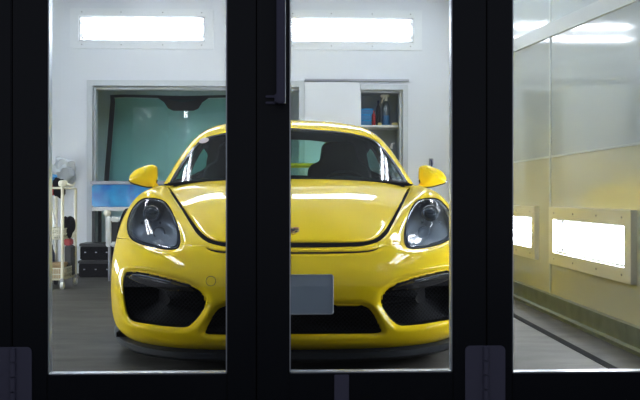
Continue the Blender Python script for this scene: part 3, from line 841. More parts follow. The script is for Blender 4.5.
# ---- glasshouse
GH = [
 [(0,1.34,.838),(.28,1.355,.838),(.52,1.43,.835),(.735,1.585,.825),(.752,1.63,.82),(.762,1.68,.815)],
 [(0,1.60,.975),(.27,1.615,.968),(.50,1.68,.957),(.708,1.79,.928),(.752,1.84,.865),(.77,1.86,.815)],
 [(0,1.85,1.093),(.26,1.865,1.087),(.48,1.92,1.072),(.668,1.99,1.04),(.740,2.03,.93),(.77,2.04,.82)],
 [(0,2.09,1.195),(.25,2.10,1.192),(.46,2.14,1.178),(.622,2.19,1.142),(.722,2.22,.99),(.785,2.23,.83)],
 [(0,2.40,1.275),(.24,2.4,1.270),(.44,2.41,1.250),(.592,2.42,1.195),(.705,2.43,1.02),(.795,2.43,.835)],
 [(0,2.75,1.302),(.24,2.75,1.297),(.43,2.75,1.275),(.575,2.75,1.215),(.70,2.75,1.03),(.79,2.75,.84)],
 [(0,3.10,1.275),(.23,3.1,1.270),(.41,3.1,1.245),(.545,3.1,1.185),(.67,3.1,1.01),(.77,3.1,.85)],
 [(0,3.45,1.19),(.22,3.45,1.185),(.38,3.45,1.16),(.50,3.45,1.11),(.63,3.45,.97),(.74,3.45,.86)],
 [(0,3.80,1.045),(.21,3.8,1.04),(.35,3.8,1.02),(.46,3.8,.985),(.57,3.8,.93),(.68,3.8,.865)],
 [(0,4.14,.905),(.20,4.14,.90),(.33,4.13,.895),(.42,4.10,.89),(.50,4.08,.88),(.60,4.05,.86)],
]
tg_ = np.linspace(0, 9, 9*12+1); sg = np.linspace(0, 5, 5*14+1)
Gg = surf(GH, tg_, sg); Gg[:,0,0] = 0
gb = bmesh.new(); vg = [[gb.verts.new(Gg[i,j]) for j in range(Gg.shape[1])] for i in range(Gg.shape[0])]
for i in range(Gg.shape[0]-1):
    for j in range(Gg.shape[1]-1):
        gb.faces.new((vg[i][j], vg[i][j+1], vg[i+1][j+1], vg[i+1][j]))
def abr(px, py):
    u = (px-320)/F; v = (HR-py)/F; k = cs-u*sn
    return ((u*cs+sn)/k+.0005, v/k)
wpts = [abr(*p) for p in [(293,128.3),(325,130.3),(345,132.2),(359,134.6),(370,137.4),(378,141.5),(385,148.5),(393,158.5),(401,170),(408.5,182.5)]]
wc = catmull(wpts, 5, closed=False)
WS = [np.array((-.2, wc[0][1]))]+wc+[np.array((wc[-1][0], -.02)), np.array((-.2, -.02))]
SW = catmull([(1.86,.87),(2.02,.98),(2.25,1.09),(2.45,1.14),(2.65,1.165),(2.68,1.15),(2.72,.90),(2.66,.875),(2.2,.865)], 4)
QW = catmull([(2.80,1.11),(3.0,1.10),(3.18,1.06),(3.32,.99),(3.2,.94),(2.95,.90),(2.84,.91)], 4)
RW = catmull([(-.3,3.33),(0,3.32),(.25,3.33),(.37,3.36),(.37,3.5),(.33,3.85),(.28,4.04),(0,4.06),(-.3,4.06)], 3)
cut(gb, WS, ymax=2.45)
cut(gb, SW, ymax=9, space='side', zmin=.8); cut(gb, QW, ymax=9, space='side', zmin=.8)
# the rear pane is cut seen from above
cut(gb, RW, ymax=9, space='top', zmin=.8, ymin=2.9)
gb.faces.ensure_lookup_table(); gb.faces.index_update(); gb.verts.index_update(); gb.normal_update()
Cg = np.array([f.calc_center_median()[:] for f in gb.faces])
# keep side cuts off the roof: only faces that look sideways
Nz = np.array([abs(f.normal.z) for f in gb.faces])
ag, bg_ = proj(Cg); labg = np.full(len(Cg), 'roof', dtype=object)
labg[(sdf(SW, Cg[:,1], Cg[:,2]) < 0) & (Cg[:,0] > .45)] = 'side'
labg[(sdf(QW, Cg[:,1], Cg[:,2]) < 0) & (Cg[:,0] > .45)] = 'quarter'
labg[(sdf(RW, Cg[:,0], Cg[:,1]) < 0) & (Cg[:,1] > 2.9) & (Cg[:,0] < .4)] = 'rear'
labg[(sdf(WS, ag, bg_) < 0) & (Cg[:,1] < 2.45) & (labg != 'side')] = 'wind'
up_ = sum(f.normal.z for f in gb.faces if f.calc_center_median().x < .3)
if up_ < 0: bmesh.ops.reverse_faces(gb, faces=gb.faces[:])
def gpanel(name, want, m, sides=(1,-1), thick=.006, off=0, parent=car):
    b_ = sub(gb, labg, want, sides)
    if off:
        b_.normal_update()
        for v in b_.verts: v.co -= v.normal*off
    return panel(name, want, m, sides, thick, parent, b=b_)
ro = gpanel('roof', 'roof', M['paint'], thick=.008)
ro.data.materials.append(M['seat']); ro.modifiers[0].material_offset = 1; ro.modifiers[0].material_offset_rim = 1
gpanel('headliner', 'roof', M['seat'], thick=.006, off=.020)
gpanel('windscreen', 'wind', M['car_glass'], thick=0)
for s in (-1, 1):
    gpanel('door_window', 'side', M['car_glass'], (s,), 0); gpanel('quarter_window', 'quarter', M['car_glass'], (s,), 0)
gpanel('rear_window', 'rear', M['car_glass'], thick=0)
# black band round the windscreen and a small oval that follows the glass
edge = [np.array(p) for p in wc]
def dropg(a, b, lift=0):
    d = Vector((a,1,b)).normalized(); h_, n, i, dist = GT.ray_cast(ORI, d, 10)
    if h_ is None: h_, n, i, dist = GT.find_nearest(ORI+d*5.5)
    if n.y > 0: n = -n
    return h_+n*lift
Vv, Ff = [], []
for s in (1,-1):
    base = len(Vv)
    for v in gb.verts: Vv.append(Vector((v.co.x*s, v.co.y, v.co.z)))
    for f in gb.faces:
        if f.calc_center_median().y < 2.6: Ff.append([base+v.index for v in f.verts])
GT = BVHTree.FromPolygons(Vv, Ff)
e2 = edge+[]; ringp = [np.array((-p[0], p[1])) for p in edge[::-1]]+edge[1:]
base_c = [surf(GH, np.array([.10]), np.array([u]))[0,0] for u in np.linspace(0, 3.0, 24)]
mb = MB(); inn = [dropg(p[0]*.985, p[1]-1.2*PXU, .0015) for p in ringp]; outp = [dropg(p[0], p[1], .0015) for p in ringp]
for i in range(len(inn)-1):
    v = [mb.bm.verts.new(q) for q in (outp[i], outp[i+1], inn[i+1], inn[i])]; mb.bm.faces.new(v)
bmesh.ops.remove_doubles(mb.bm, verts=mb.bm.verts[:], dist=1e-5)
mb.build('windscreen_seal', M['black_gloss'], car, local=True)
sa, sb_ = -(293-208)/F+.001, (196-141.2)/F
st_ = [dropg(sa+5*PXU*math.cos(t), sb_+(2.6*math.sin(t)+1.1*math.cos(t))*PXU, .003) for t in [2*PI*k/20 for k in range(20)]]
st2 = [p+Vector((0,-.001,0)) for p in st_]
MB().loft([st_, st2], True, True, True).build('windscreen_oval', M['oval_patch'], car, False, local=True)  # small pinkish oval lying on the upper left of the glass
cw = [Vector((-p[0], p[1], p[2])) for p in base_c[:0:-1]]+[Vector(p) for p in base_c]
mb = MB(); mb.loft([[p+Vector((0,-.03,-.012)), p+Vector((0,-.01,-.004)), p+Vector((0,.03,.008)), p+Vector((0,.03,-.03))] for p in cw], True, True, True)
mb.build('cowl', M['black_matt'], car, local=True)
# dashboard, seats, wheel, rear wing
xs = np.linspace(-.66, .66, 24); rings = []
for x in xs:
    yo = 1.72+.12*(x/.66)**2; hump = .03*math.exp(-((x-.37)/.16)**2)
    rings.append([Vector((x,yo-.15,.80)), Vector((x,yo,.845+hump*.6)), Vector((x,yo+.12,.850+hump)), Vector((x,yo+.18,.82)), Vector((x,yo+.2,.55)), Vector((x,yo-.1,.55))])
MB().loft(rings, True, True, True).build('dashboard', M['seat'], car, local=True)
for s in (-1, 1):
    st = empty('seat', (s*.38, 2.55, 0), 0, car)
    # sports bucket: back as a closed outline, thick, leaning back
    half_o = [(0,1.155),(.085,1.15),(.125,1.12),(.135,1.06),(.15,1.01),(.215,.97),(.235,.90),(.225,.75),(.24,.60),(.20,.45),(0,.42)]
    oc = catmull(half_o, 5, closed=False); ol = oc+[np.array((-p[0], p[1])) for p in oc[-2:0:-1]]
    lean = lambda z: (z-.45)*.32
    rr = []
    for k, dy in ((.90,-.07),(.97,-.05),(1.0,-.02),(1.0,.02),(.96,.05),(.88,.065)):
        rr.append([Vector((p[0]*k, dy+lean(p[1]), .8+(p[1]-.8)*(.5+.5*k) if k < 1 else p[1])) for p in ol])
    MB().loft(rr, True, True, True).build('backrest', M['seat'], st, local=True)
    MB().box((-.25,-.55,.24),(.25,.02,.42),.05).build('cushion', M['seat'], st, local=True)
for s in (-1, 1):
    MB().prism([(s*.45,.83),(s*.61,.83),(s*.60,1.0),(s*.57,1.15),(s*.50,1.22),(s*.44,1.22)], 2.76, 2.84).build('pillar_trim', M['seat'], car, False, local=True)
sw = empty('steering_wheel', (.37,2.02,.74), 0, car)
MB().tube([(.175*math.cos(t), .05*math.sin(t), .17*math.sin(t)) for t in [2*PI*k/40 for k in range(40)]], .014, 10, closed=True).build('wheel_rim', M['seat'], sw, local=True)
mb = MB().box((-.16,-.01,-.012),(.16,.01,.012),.004).box((-.012,-.05,-.16),(.012,-.02,0),.004).lathe([(.05,-.02),(.05,.02)], (0,0,0), 'Y', 20)
mb.build('wheel_hub', M['black'], sw, local=True)
wg = empty('rear_wing', (0,4.22,0), 0, car)
zw = P(300,165.5,CY+4.2).z
rings = []
for x in np.linspace(-.64,.64,20):
    rings.append([Vector((x,-.105,zw-.004)), Vector((x,-.085,zw+.016)), Vector((x,.0,zw+.024)), Vector((x,.10,zw+.026)), Vector((x,.10,zw+.018)), Vector((x,-.02,zw-.020)), Vector((x,-.085,zw-.024))])
MB().loft(rings, True, True, True).build('wing_blade', M['paint'], wg, local=True)
for s in (-1,1):
    MB().prism([(s*.42-.008,.87),(s*.42+.008,.87),(s*.42+.008,zw+.01),(s*.42-.008,zw+.01)], -.05, .05).build('wing_support', M['paint'], wg, False, local=True)
    MB().box((s*.64-.006,-.11,zw-.04),(s*.64+.006,.11,zw+.05),.004).build('end_plate', M['paint'], wg, False, local=True)
# ---- door mirrors
MOUT = catmull([(421.2,166.8),(424.5,165.2),(429,165.3),(434.5,167.2),(441,170.2),(445.5,174.5),(447.3,178.6),(446,182.2),(440,184.5),(432,186.6),(425,186.8),(421.8,184.5),(420.4,178),(420.4,171)], 4)
for s in (-1, 1):
    mr = empty('door_mirror', (0,0,0), 0, car); Ym = 1.78
    pts = []
    for p in MOUT:
        a_, b_ = abr(*p); pts.append((a_*(CY+Ym), CH+b_*(CY+Ym)))
    cxm = sum(p[0] for p in pts)/len(pts); czm = sum(p[1] for p in pts)/len(pts)
    def ringm(k, dy): return [Vector((s*(cxm+(x-cxm)*k), Ym+dy, czm+(z-czm)*k)) for x, z in pts]
    R = [ringm(math.sin(t), -.085*math.cos(t)) for t in [PI/2*k/8 for k in range(1, 9)]]+[ringm(1.0,.03), ringm(.97,.05)]
    MB().loft(R, True, True, True).build('mirror_housing', M['paint'], mr, local=True)
    MB().loft([ringm(.90,.051), ringm(.85,.053)], True, True, True).build('mirror_glass', M['chrome'], mr, local=True)
    low = [q for q in sorted(pts, key=lambda q: q[1])][:1]
    MB().tube([(s*(cxm-.045),Ym,czm-.045),(s*(cxm-.085),Ym-.01,czm-.082),(s*.79,Ym-.02,.80),(s*.75,Ym-.03,.795)], [.020,.016,.018,.022], 10).build('mirror_arm', M['paint'], mr, local=True)
    bl = [Vector((s*(cxm+(x-cxm)*1.01), Ym, z)) for x, z in pts if z < czm-.02]
    MB().tube(sorted(bl, key=lambda v: v.x), .0065, 8).build('mirror_dark_reflection', M['black_gloss'], mr, local=True)  # dark reflection along the housing's underside, built in as a black tube
# ---- wheels
for s in (-1, 1):
    for yw, r_, wd in ((.97,.338,.245),(3.43,.345,.29)):
        xo = .872; xi_ = xo-wd
        wh = empty('wheel', (s*(xo-wd/2), yw, r_), 0, car)
        h2 = wd/2
        tyre = [(.235,-h2+.01),(.30,-h2),(r_-.02,-h2+.012),(r_-.004,-h2+.04),(r_,-.0),(r_-.004,h2-.04),(r_-.02,h2-.012),(.30,h2),(.235,h2-.01)]
        ty = MB().lathe(tyre+tyre[:1], (0,0,0), 'X', 48, False)
        ty.build('tyre', M['rubber'], wh, local=True)
        rimp = [(.235,-h2+.01),(.245,-h2+.005),(.25,-h2+.02),(.232,-.02),(.232,h2-.03),(.25,h2-.01)]
        rm = MB().lathe(rimp, (0,0,0), 'X', 48, False).build('rim', M['rim'], wh, local=True)
        for k in range(5):
            for d_ in (-.09,.09):
                t = 2*PI*k/5+d_; t2 = 2*PI*k/5+d_*2.2
                MB().tube([(s*(h2-.05),.04*math.cos(t),.04*math.sin(t)),(s*(h2-.03),.14*math.cos(t),.14*math.sin(t)),(s*(h2-.02),.24*math.cos(t2*.5+t*.5),.24*math.sin(t2*.5+t*.5))], [.018,.013,.014], 8).build('spoke', M['rim'], rm, local=True)
        MB().lathe([(.001,0),(.055,0),(.06,s*.02),(.05,s*.045),(.001,s*.05)], (s*(h2-.08),0,0), 'X', 20, True).build('hub', M['rim'], rm, local=True)
        MB().lathe([(.001,-.012),(.17,-.012),(.17,.012),(.001,.012)], (-s*.01,0,0), 'X', 32, True).build('brake_disc', M['grey'], wh, local=True)
        ar = []
        for k in range(25):
            t = -.35+(PI+.70)*k/24
            ar.append([Vector((s*.862,yw+.385*math.cos(t),r_-.01+.385*math.sin(t)*.93)), Vector((s*.58,yw+.385*math.cos(t),r_-.01+.385*math.sin(t)*.93))])
        MB().loft(ar, False).build('wheel_arch_liner', M['black_matt'], car, local=True)
MB().box((-.80,.35,.11),(.80,4.2,.13)).build('underfloor', M['black_matt'], car, False, local=True)
for f_ in (bm, gb): f_.free()
# ------------------------------------------------------------------ spare windscreen leaning in the alcove
YW = YB+.62
sw_ = empty('spare_windscreen', (P(183,200,YW).x, YW, 0)); tag(sw_, 'green tinted spare windscreen with black border standing in the grey alcove behind the car', 'car windscreen')
def wsp(px, py, k=0):
    p = P(px, py, YW); x0 = P(183,200,YW).x
    return Vector((p.x, YW-.10*(1-((p.x-x0)/.8)**2)+.05*(p.z-1), p.z))
outo = catmull([(112,94.5),(148,95.5),(184,96.5),(220,95.5),(255,94.5),(258,100),(262,140),(265,180),(266,200),(258,206),(184,209),(110,206),(103,200),(104,180),(107,140),(110,100)], 3)
cxx, cyy = 184, 150
def ring_w(kx, ky, dy=0):
    return [wsp(cxx+(p[0]-cxx)*kx, cyy+(p[1]-cyy)*ky)+Vector((0,dy,0)) for p in outo]
inner = ring_w(.925, .925)
mb = MB(); mb.loft([ring_w(.93,.93), ring_w(.70,.70), ring_w(.4,.4), ring_w(.12,.12)], True, False, True); mb.build('glass', M['teal_back'], sw_)
mb = MB(); mb.loft([ring_w(1,1), ring_w(.935,.95,-.004), ring_w(.935,.95,.006), ring_w(1,1,.008)], True); 
mb.build('black_border', M['black'], sw_)
tab = [(158,98),(210,98),(203,103),(199,109.5),(194,111.5),(174,111.5),(169,109),(165,103)]
mb = MB(); A = [mb.bm.verts.new(wsp(*p)+Vector((0,-.006,0))) for p in tab]; mb.bm.faces.new(A); mb.build('sensor_patch', M['black'], sw_)

# ------------------------------------------------------------------ blue tank bench
YT = YB-.12
bench = empty('blue_bin', (P(117,200,YT).x, YT, 0)); tag(bench, 'long blue plastic bin with grey rim on a low stand in front of the alcove', 'bin')
def bx_at(mb, px0, py0, px1, py1, Y0, Y1, bev=0):
    a = P(px0, py1, Y0); b_ = P(px1, py0, Y0); return mb.box((a.x, Y0, a.z), (b_.x, Y1, b_.z), bev)
bx_at(MB(), 91.5, 184.5, 165, 207, YT, YT+.30, .012).build('bin_body', M['blue'], bench)
bx_at(MB(), 90, 181, 166, 184.3, YT-.01, YT+.31, .004).build('rim', M['grey'], bench)
bx_at(MB(), 92, 207.3, 165, 211, YT-.005, YT+.30, .003).build('base_rail', M['white'], bench)
zb_ = P(92,211,YT).z
for px in (93.5, 163):
    for yy in (YT+.01, YT+.27):
        x = P(px,200,YT).x; MB().box((x-.015,yy-.012,0),(x+.015,yy+.012,zb_)).build('leg', M['black'], bench, False)
# black parts crates low beside it
YC = YB-.42
def crate(px0, py0, px1, py1, Y, depth, label, m='black'):
    a = P(px0, py1, Y); b_ = P(px1, py0, Y); z0 = max(a.z, 0); e = empty('storage_crate', ((a.x+b_.x)/2, Y+depth/2, z0)); tag(e, label, 'crate', 'black crates')
    mb = MB(); mb.box((a.x,Y,z0),(b_.x,Y+depth,b_.z-.02),.012); mb.build('crate_body', M[m], e)
    MB().box((a.x-.008,Y-.008,b_.z-.03),(b_.x+.008,Y+depth+.008,b_.z),.006).build('lid', M['black'], e)
    n = 4
    for k in range(n):
        x = a.x+(b_.x-a.x)*(k+.5)/n
        MB().box((x-.02,Y-.006,z0+.35*(b_.z-z0)),(x+.02,Y+.002,z0+.45*(b_.z-z0))).build('slot', M['grey'], e, False)
    return e
zf = 1
def crate_w(x0, x1, z0, z1, Y, depth, label):
    e = empty('storage_crate', ((x0+x1)/2, Y+depth/2, z0)); tag(e, label, 'crate', 'black crates')
    MB().box((x0,Y,z0),(x1,Y+depth,z1-.025),.010).build('crate_body', M['black_matt'], e)
    MB().box((x0-.006,Y-.008,z1-.03),(x1+.006,Y+depth+.008,z1),.006).build('lid', M['black'], e)
    for k in range(3):
        x = x0+(x1-x0)*(k+.5)/3
        MB().box((x-.008,Y-.004,z0+(z1-z0)*.44),(x+.008,Y+.004,z0+(z1-z0)*.50)).build('slot', M['grey'], e, False)
xa, xb_, xc = P(78.5,0,YC).x, P(96,0,YC).x, P(113,0,YC).x
h1 = (P(90,243.5,YC).z)/2
crate_w(xa, xc, .003, h1, YC, .28, 'wide black crate on the floor by the bin, bottom of the stack')
crate_w(xa+.01, xc-.01, h1+.002, h1*2, YC+.01, .26, 'wide black crate with a lid, top of the stack by the bin')
# white machine with black panel beside the fender
YM = YC-.02
mc = empty('paint_mixer', (P(115,0,YM).x, YM+.0, 0)); tag(mc, 'white framed machine with black front and knobbed pipe beside the blue bin', 'machine')
YM2 = YC-.36
fx0, fx1 = P(105.5,0,YM2).x, P(124,0,YM2).x
zt_, zb2 = P(110,217,YM2).z, P(110,247,YM2).z
mb = MB(); mb.box((fx0,YM2,zb2),(fx0+.045,YM2+.3,zt_),.01).box((fx1-.045,YM2,zb2),(fx1,YM2+.3,zt_),.01).box((fx0+.045,YM2,zt_-.045),(fx1-.045,YM2+.3,zt_),.01).box((fx0+.045,YM2,zb2),(fx1-.045,YM2+.3,zb2+.045),.01)
mb.build('frame', M['white'], mc); MB().box((fx0+.03,YM2+.03,zb2+.03),(fx1-.03,YM2+.27,zt_-.03)).build('front_panel', M['black'], mc, False)
for xx in (fx0+.03, fx1-.03):
    for yy in (YM2+.03, YM2+.27): MB().tube([(xx,yy,.0),(xx,yy,zb2+.01)], .014, 8).build('leg', M['grey'], mc)
pxp = P(106.5,0,YM2).x
pipe = MB().tube([(pxp,YM2+.1,zb2),(pxp,YM2+.1,P(106,222,YM2).z),(pxp-.01,YM2+.08,P(106,216,YM2).z)], [.022,.024,.018], 10).build('pipe', M['white'], mc)
MB().lathe([(.005,-.03),(.028,-.02),(.034,0),(.028,.02),(.012,.03)], (pxp-.01,YM2+.08,P(106,213.5,YM2).z), 'Z', 14).build('knob', M['cream'], pipe)

# ------------------------------------------------------------------ cream wire trolley
YQ = 6.9; DQ = .36
tx0, tx1 = P(44,0,YQ).x, P(74.5,0,YQ+DQ*.5).x
xL, xR = P(42,0,YQ).x, P(62.5,0,YQ).x; xR2 = P(75.5,0,YQ+DQ).x
tr = empty('utility_trolley', ((xL+xR2)/2, YQ+DQ/2, 0)); tag(tr, 'cream utility trolley with wire baskets and castors at the left of the room', 'trolley')
corn = {'fl':(xL,YQ),'fr':(xR,YQ),'br':(xR2,YQ+DQ),'bl':(xL+(xR2-xR),YQ+DQ)}
ztop = P(62,188,YQ).z; zlow = P(62,284,YQ).z
for k, (x, y) in corn.items():
    z2 = ztop if k[0] == 'f' else ztop
    MB().tube([(x,y,.085),(x,y,z2)], .013, 8).build('post', M['cream'], tr)
    cst = MB().box((x-.014,y-.02,.055),(x+.014,y+.02,.088),.004).build('castor', M['grey'], tr)
    MB().lathe([(.012,-.012),(.030,-.012),(.032,0),(.030,.012),(.012,.012)], (x,y-.005,.032), 'X', 18).build('castor_wheel', M['rubber'] if k == 'bl' else M['white'], cst)
def quad_box(z0, z1, inset=0):
    mb = MB(); pts = [corn[k] for k in ('fl','fr','br','bl')]
    A = [mb.bm.verts.new((x,y,z0)) for x,y in pts]; B = [mb.bm.verts.new((x,y,z1)) for x,y in pts]
    mb.bm.faces.new(A[::-1]); mb.bm.faces.new(B)
    for i in range(4): mb.bm.faces.new((A[i],A[(i+1)%4],B[(i+1)%4],B[i]))
    return mb
zs2 = P(62,229,YQ).z; zs3 = P(62,268.5,YQ).z
def basket(zt, h, nm):
    quad_box(zt-h, zt-h+.008).build('shelf', M['cream'], tr, False)
    pts = [corn[k] for k in ('fl','fr','br','bl')]; bk = MB()
    for z in (zt, zt-h*.5): bk.tube([(x,y,z) for x,y in pts], .005, 6, closed=True)
    for i in range(4):
        (xa_,ya_),(xb2,yb2) = pts[i], pts[(i+1)%4]; n = 11 if i%2 == 0 else 12
        for k in range(n+1):
            t_ = k/n; bk.tube([(xa_+(xb2-xa_)*t_,ya_+(yb2-ya_)*t_,zt-h),(xa_+(xb2-xa_)*t_,ya_+(yb2-ya_)*t_,zt)], .003, 5)
    bk.build('wire_basket', M['cream'], tr)
basket(zs2+.0, .085, 'upper'); basket(zs3-.0, .095, 'lower')
quad_box(ztop-.014, ztop-.004).build('top_rail', M['cream'], tr, False) if False else None
tl = MB(); tl.tube([corn['fl']+(ztop,), corn['fr']+(ztop,), corn['br']+(ztop,), corn['bl']+(ztop,)], .008, 8, closed=True); tl.build('top_rail', M['cream'], tr)
ym = YQ+DQ/2
def X(px, Y=ym): return P(px,0,Y).x
def Z(py, Y=ym): return P(60,py,Y).z
def single(name, mb, m, label, cat, group=None, smooth=True):
    o = mb.build(name, m, None, smooth)
    bb = [Vector(c) for c in o.bound_box]; c = sum(bb, Vector())/8; c.z = min(b.z for b in bb)
    o.data.transform(Matrix.Translation(-c)); o.location = c
    return tag(o, label, cat, group)
def blob(c, r, seed, amp=.2, sub=3):
    b = bmesh.new(); bmesh.ops.create_icosphere(b, subdivisions=sub, radius=1); rnd = random.Random(seed)
    ph = [(rnd.uniform(2,5), rnd.uniform(0,6), Vector((rnd.uniform(-1,1),rnd.uniform(-1,1),rnd.uniform(-1,1)))) for _ in range(7)]
    for v in b.verts:
        k = 1+sum(math.sin(f*v.co.dot(d)*2+p) for f, p, d in ph)*amp/4
        v.co = Vector((c[0]+v.co.x*r[0]*k, c[1]+v.co.y*r[1]*k, c[2]+v.co.z*r[2]*k))
    mb = MB(); mb.add(b); return mb
# inside: black box and red box on the lower deck, blue roll, cardboard tray
zd = zs3-.095+.008
single('cardboard_box', MB().box((X(50)+.0,YQ+.05,zd+.10),(X(66),YQ+.25,zs3+.035),.004).box((X(51),YQ+.07,zd),(X(65),YQ+.23,zd+.10)), M['card'], 'brown cardboard box lying in the lowest basket of the cream trolley', 'box')
zu = zs2-.085
single('black_case', MB().box((X(65,YQ+.3)+.01,YQ+.24,zd+.001),(X(74,YQ+.3),YQ+.34,zu-.06),.01), M['black'], 'tall black case standing in the lower half of the cream trolley', 'case')
single('red_case', MB().box((X(66,YQ+.2),YQ+.12,zu-.055),(X(73,YQ+.2),YQ+.22,zu-.001),.008) , M['redp'], 'small red box just under the upper shelf of the trolley', 'box')
single('blue_bottle', MB().lathe([(.022,0),(.024,.01),(.024,.19),(.01,.23),(.01,.26)], (X(51.5,YQ+.3),YQ+.31,zd), 'Z', 18), M['navy'], 'dark blue bottle standing on the lowest shelf of the trolley', 'bottle')
single('power_tool', blob((X(68,ym), ym, zu+.10), (.055,.07,.09), 3, .25), M['black_matt'], 'lumpy black tool lying on the upper shelf of the cream trolley', 'tool')
sl_ = single('jug', MB().loft([[Vector((X(49),YQ+.06,zs2+.02)),Vector((X(60),YQ+.02,zs2+.03)),Vector((X(61),YQ+.05,zs2+.05)),Vector((X(49),YQ+.10,zs2+.04))],
   [Vector((X(48),YQ+.05,zs2+.20)),Vector((X(57.5),YQ+.03,zs2+.15)),Vector((X(58),YQ+.05,zs2+.15)),Vector((X(48),YQ+.09,zs2+.20))],
   [Vector((X(48),YQ+.04,zs2+.34)),Vector((X(53.5),YQ+.03,zs2+.31)),Vector((X(54),YQ+.05,zs2+.31)),Vector((X(48),YQ+.08,zs2+.34))]], True, True, True), M['white'], 'white jug leaning on the upper shelf at the left of the trolley', 'jug')
gun = empty('spray_gun', (X(64),YQ,ztop)); tag(gun, 'cream spray gun hanging at the top front corner of the trolley', 'spray gun')
MB().lathe([(.010,-.028),(.034,-.02),(.038,.0),(.032,.022),(.012,.028)], (X(63.5,YQ),YQ-.01,ztop+.035), 'Z', 16).build('cup', M['cream'], gun)
MB().tube([(X(65,YQ),YQ-.01,ztop+.030),(X(72,YQ),YQ+.02,ztop+.02),(X(74,YQ),YQ+.03,ztop+.045)], [.014,.011,.007], 8).build('barrel', M['cream'], gun)
single('red_cloth', blob((X(53,YQ+.3), YQ+.28, Z(188)), (.045,.05,.06), 8, .3), M['redp'], 'crumpled red cloth tucked behind the top of the trolley', 'cloth')
single('blue_cloth', blob((X(52.5,YQ+.2), YQ+.22, Z(178.5)), (.035,.04,.035), 5, .3), M['blue2'], 'small blue cloth at the top left behind the trolley post', 'cloth')
single('black_hose', blob((X(57.5,YQ+.1), YQ+.14, Z(187)), (.045,.05,.085), 9, .35), M['black_matt'], 'bundle of black hose hanging at the top of the trolley', 'hose')
# hanging bag and its hook
bg_ = empty('plastic_bag', (X(63,YB-.1), YB-.1, Z(170,YB-.1))); tag(bg_, 'crumpled clear plastic bag hanging on the back wall above the trolley', 'bag')
blob((X(63,YB-.12), YB-.12, Z(172,YB-.1)), (.125,.10,.125), 12, .30).build('film', M['film'], bg_)
MB().tube([(X(63,YB),YB-.001,Z(158,YB-.1)),(X(63,YB),YB-.08,Z(158,YB-.1)),(X(63,YB),YB-.09,Z(163,YB-.1))], .005, 6).build('hook', M['grey'], bg_)

# ------------------------------------------------------------------ closet shelf and what stands on it
YS = YB+.16
zs_ = P(380,125.4,YS).z
sh_ = single('closet_shelf', MB().box((CX0+.002,YB+.125,zs_-.022),(CX1-.002,D2-.002,zs_),.002), M['white'], 'white shelf board across the narrow closet in the back wall', 'shelf')
def XS(px, Y): return P(px,0,Y).x
def zat(py, Y): return P(380,py,Y).z
Y1_ = YS+.03; d_ = 1/101.
e = .0015
zz = zs_+e
tops = [(117.5,'blue box at the bottom of the pile on the closet shelf'),(112,'blue box in the middle of the pile on the closet shelf'),(107,'blue box on top of the pile on the closet shelf')]
hb_ = (zat(108.5,Y1_)-zs_)/3
for k, (py, lb) in enumerate(tops):
    x1_ = XS(373.5 if k == 2 else 371.5, Y1_)
    b_ = empty('parts_box', (CX0+.05, Y1_+.08, zz)); tag(b_, lb, 'box', 'blue boxes')
    MB().box((CX0+.004,Y1_,zz),(x1_,Y1_+.17,zz+hb_-e-.012),.003).build('carton', M['blue2'], b_)
    MB().box((CX0+.002,Y1_-.003,zz+hb_-.0125-e),(x1_+.002,Y1_+.172,zz+hb_-e),.002).build('lid', M['blue'], b_)
    zz += hb_
def bottle(name, px, r, h, m, label, Y, cap='white', capm=True, cat='bottle'):
    x = XS(px, Y); b_ = empty(name, (x, Y, zs_+e)); tag(b_, label, cat, 'bottles on the closet shelf')
    z = zs_+e
    MB().lathe([(r*.9,0),(r,.006),(r,h*.62),(r*.85,h*.72),(r*.35,h*.84),(r*.35,h*.90)], (x,Y,z), 'Z', 20).build('bottle_body', M[m], b_)
    if capm: MB().lathe([(r*.42,h*.88),(r*.42,h),(r*.3,h)], (x,Y,z), 'Z', 14).build('cap', M[cap], b_)
    return b_
bottle('spray_can', 373.8, .018, .15, 'redp', 'red bottle on the closet shelf beside the blue boxes', YS+.03, 'redp')
bottle('fluid_bottle', 378.3, .022, .26, 'black', 'dark bottle on the closet shelf between the red and the spray bottle', YS+.12, 'navy')
xb3 = XS(386, YS+.06); sb = empty('spray_bottle', (xb3, YS+.06, zs_+e)); tag(sb, 'clear trigger spray bottle with blue liquid on the closet shelf', 'spray bottle', 'bottles on the closet shelf')
z = zs_+e
MB().lathe([(.036,0),(.040,.008),(.040,.10),(.040,.17),(.032,.21),(.014,.24),(.014,.26)], (xb3,YS+.06,z), 'Z', 24).build('bottle_body', M['clear'], sb)
MB().lathe([(.034,.004),(.037,.01),(.037,.10)], (xb3,YS+.06,z), 'Z', 24).build('blue_liquid', M['blue2'], sb)
tg2 = MB().box((xb3-.055,YS+.045,z+.285),(xb3+.03,YS+.075,z+.315),.006).lathe([(.017,.25),(.017,.275),(.012,.29)], (xb3,YS+.06,z), 'Z', 12).build('trigger_head', M['white'], sb)
MB().tube([(xb3-.02,YS+.06,z+.285),(xb3-.035,YS+.06,z+.26),(xb3-.045,YS+.06,z+.225)], [.008,.007,.005], 8).build('trigger', M['white'], tg2)
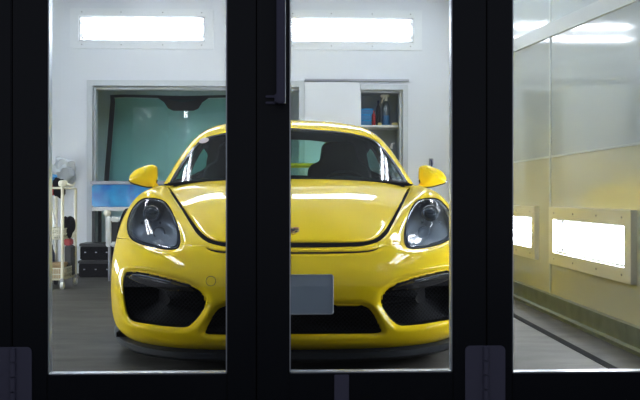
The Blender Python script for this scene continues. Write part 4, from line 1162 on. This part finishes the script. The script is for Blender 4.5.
for px, wpx, lb in ((379.5,3.4,'small yellow sponge in front of the dark bottle on the closet shelf'),(395,6,'flat yellow sponge at the right end of the closet shelf')):
    x0_ = XS(px-wpx/2, YS); x1_ = XS(px+wpx/2, YS)
    single('sponge', MB().box((x0_,YS-.02,zs_+e),(x1_,YS+.015,zs_+.028),.006), M['yellowp'], lb, 'sponge', 'sponges')
# lower contents
YL = YB+.2; z0_ = zat(168, YL)
sh2 = single('closet_shelf', MB().box((CX0+.002,YB+.125,z0_-.02),(CX1-.002,D2-.002,z0_),.002), M['grey'], 'lower grey shelf of the closet, mostly hidden behind the car roof', 'shelf')
wb = empty('white_nozzle_bottle', (XS(391,YL), YL, z0_+e)); tag(wb, 'pale bottle with a nozzle on the lower closet shelf beside the car roof', 'bottle')
MB().lathe([(.03,0),(.034,.01),(.034,.10),(.012,.15),(.010,.20)], (XS(391,YL),YL,z0_+e), 'Z', 18).build('bottle_body', M['clear'], wb)
MB().tube([(XS(391,YL),YL,z0_+.195),(XS(391,YL)+.01,YL,z0_+.24),(XS(391,YL)+.035,YL-.01,z0_+.25)], [.014,.012,.006], 8).build('nozzle', M['white'], wb)
# small hook on the back wall by the mirror
hk = P(431, 162, YB)
h_ = empty('wall_hook', (hk.x, YB, hk.z)); tag(h_, 'small dark metal hook on the back wall above the right door mirror', 'hook')
MB().box((hk.x-.022,YB-.006,hk.z-.03),(hk.x+.022,YB,hk.z+.035),.003).build('plate', M['grey'], h_, False)
MB().tube([(hk.x,YB-.006,hk.z+.02),(hk.x,YB-.05,hk.z+.0),(hk.x,YB-.05,hk.z-.04),(hk.x,YB-.03,hk.z-.05)], .007, 8).build('hook_arm', M['navy'], h_)
# ------------------------------------------------------------------ world and view
w = bpy.data.worlds.new('dusk'); SC.world = w; w.use_nodes = True
bg = w.node_tree.nodes['Background']; bg.inputs[0].default_value = (.82,.86,1.0,1); bg.inputs[1].default_value = .12
vs = SC.view_settings; vs.view_transform = 'Standard'; vs.look = 'None'; vs.gamma = 1; vs.use_curve_mapping = False
vs.exposure = 1.0
SC.cycles.max_bounces = 10; SC.cycles.transparent_max_bounces = 16; SC.cycles.glossy_bounces = 6
SC.cycles.caustics_reflective = False; SC.cycles.caustics_refractive = False
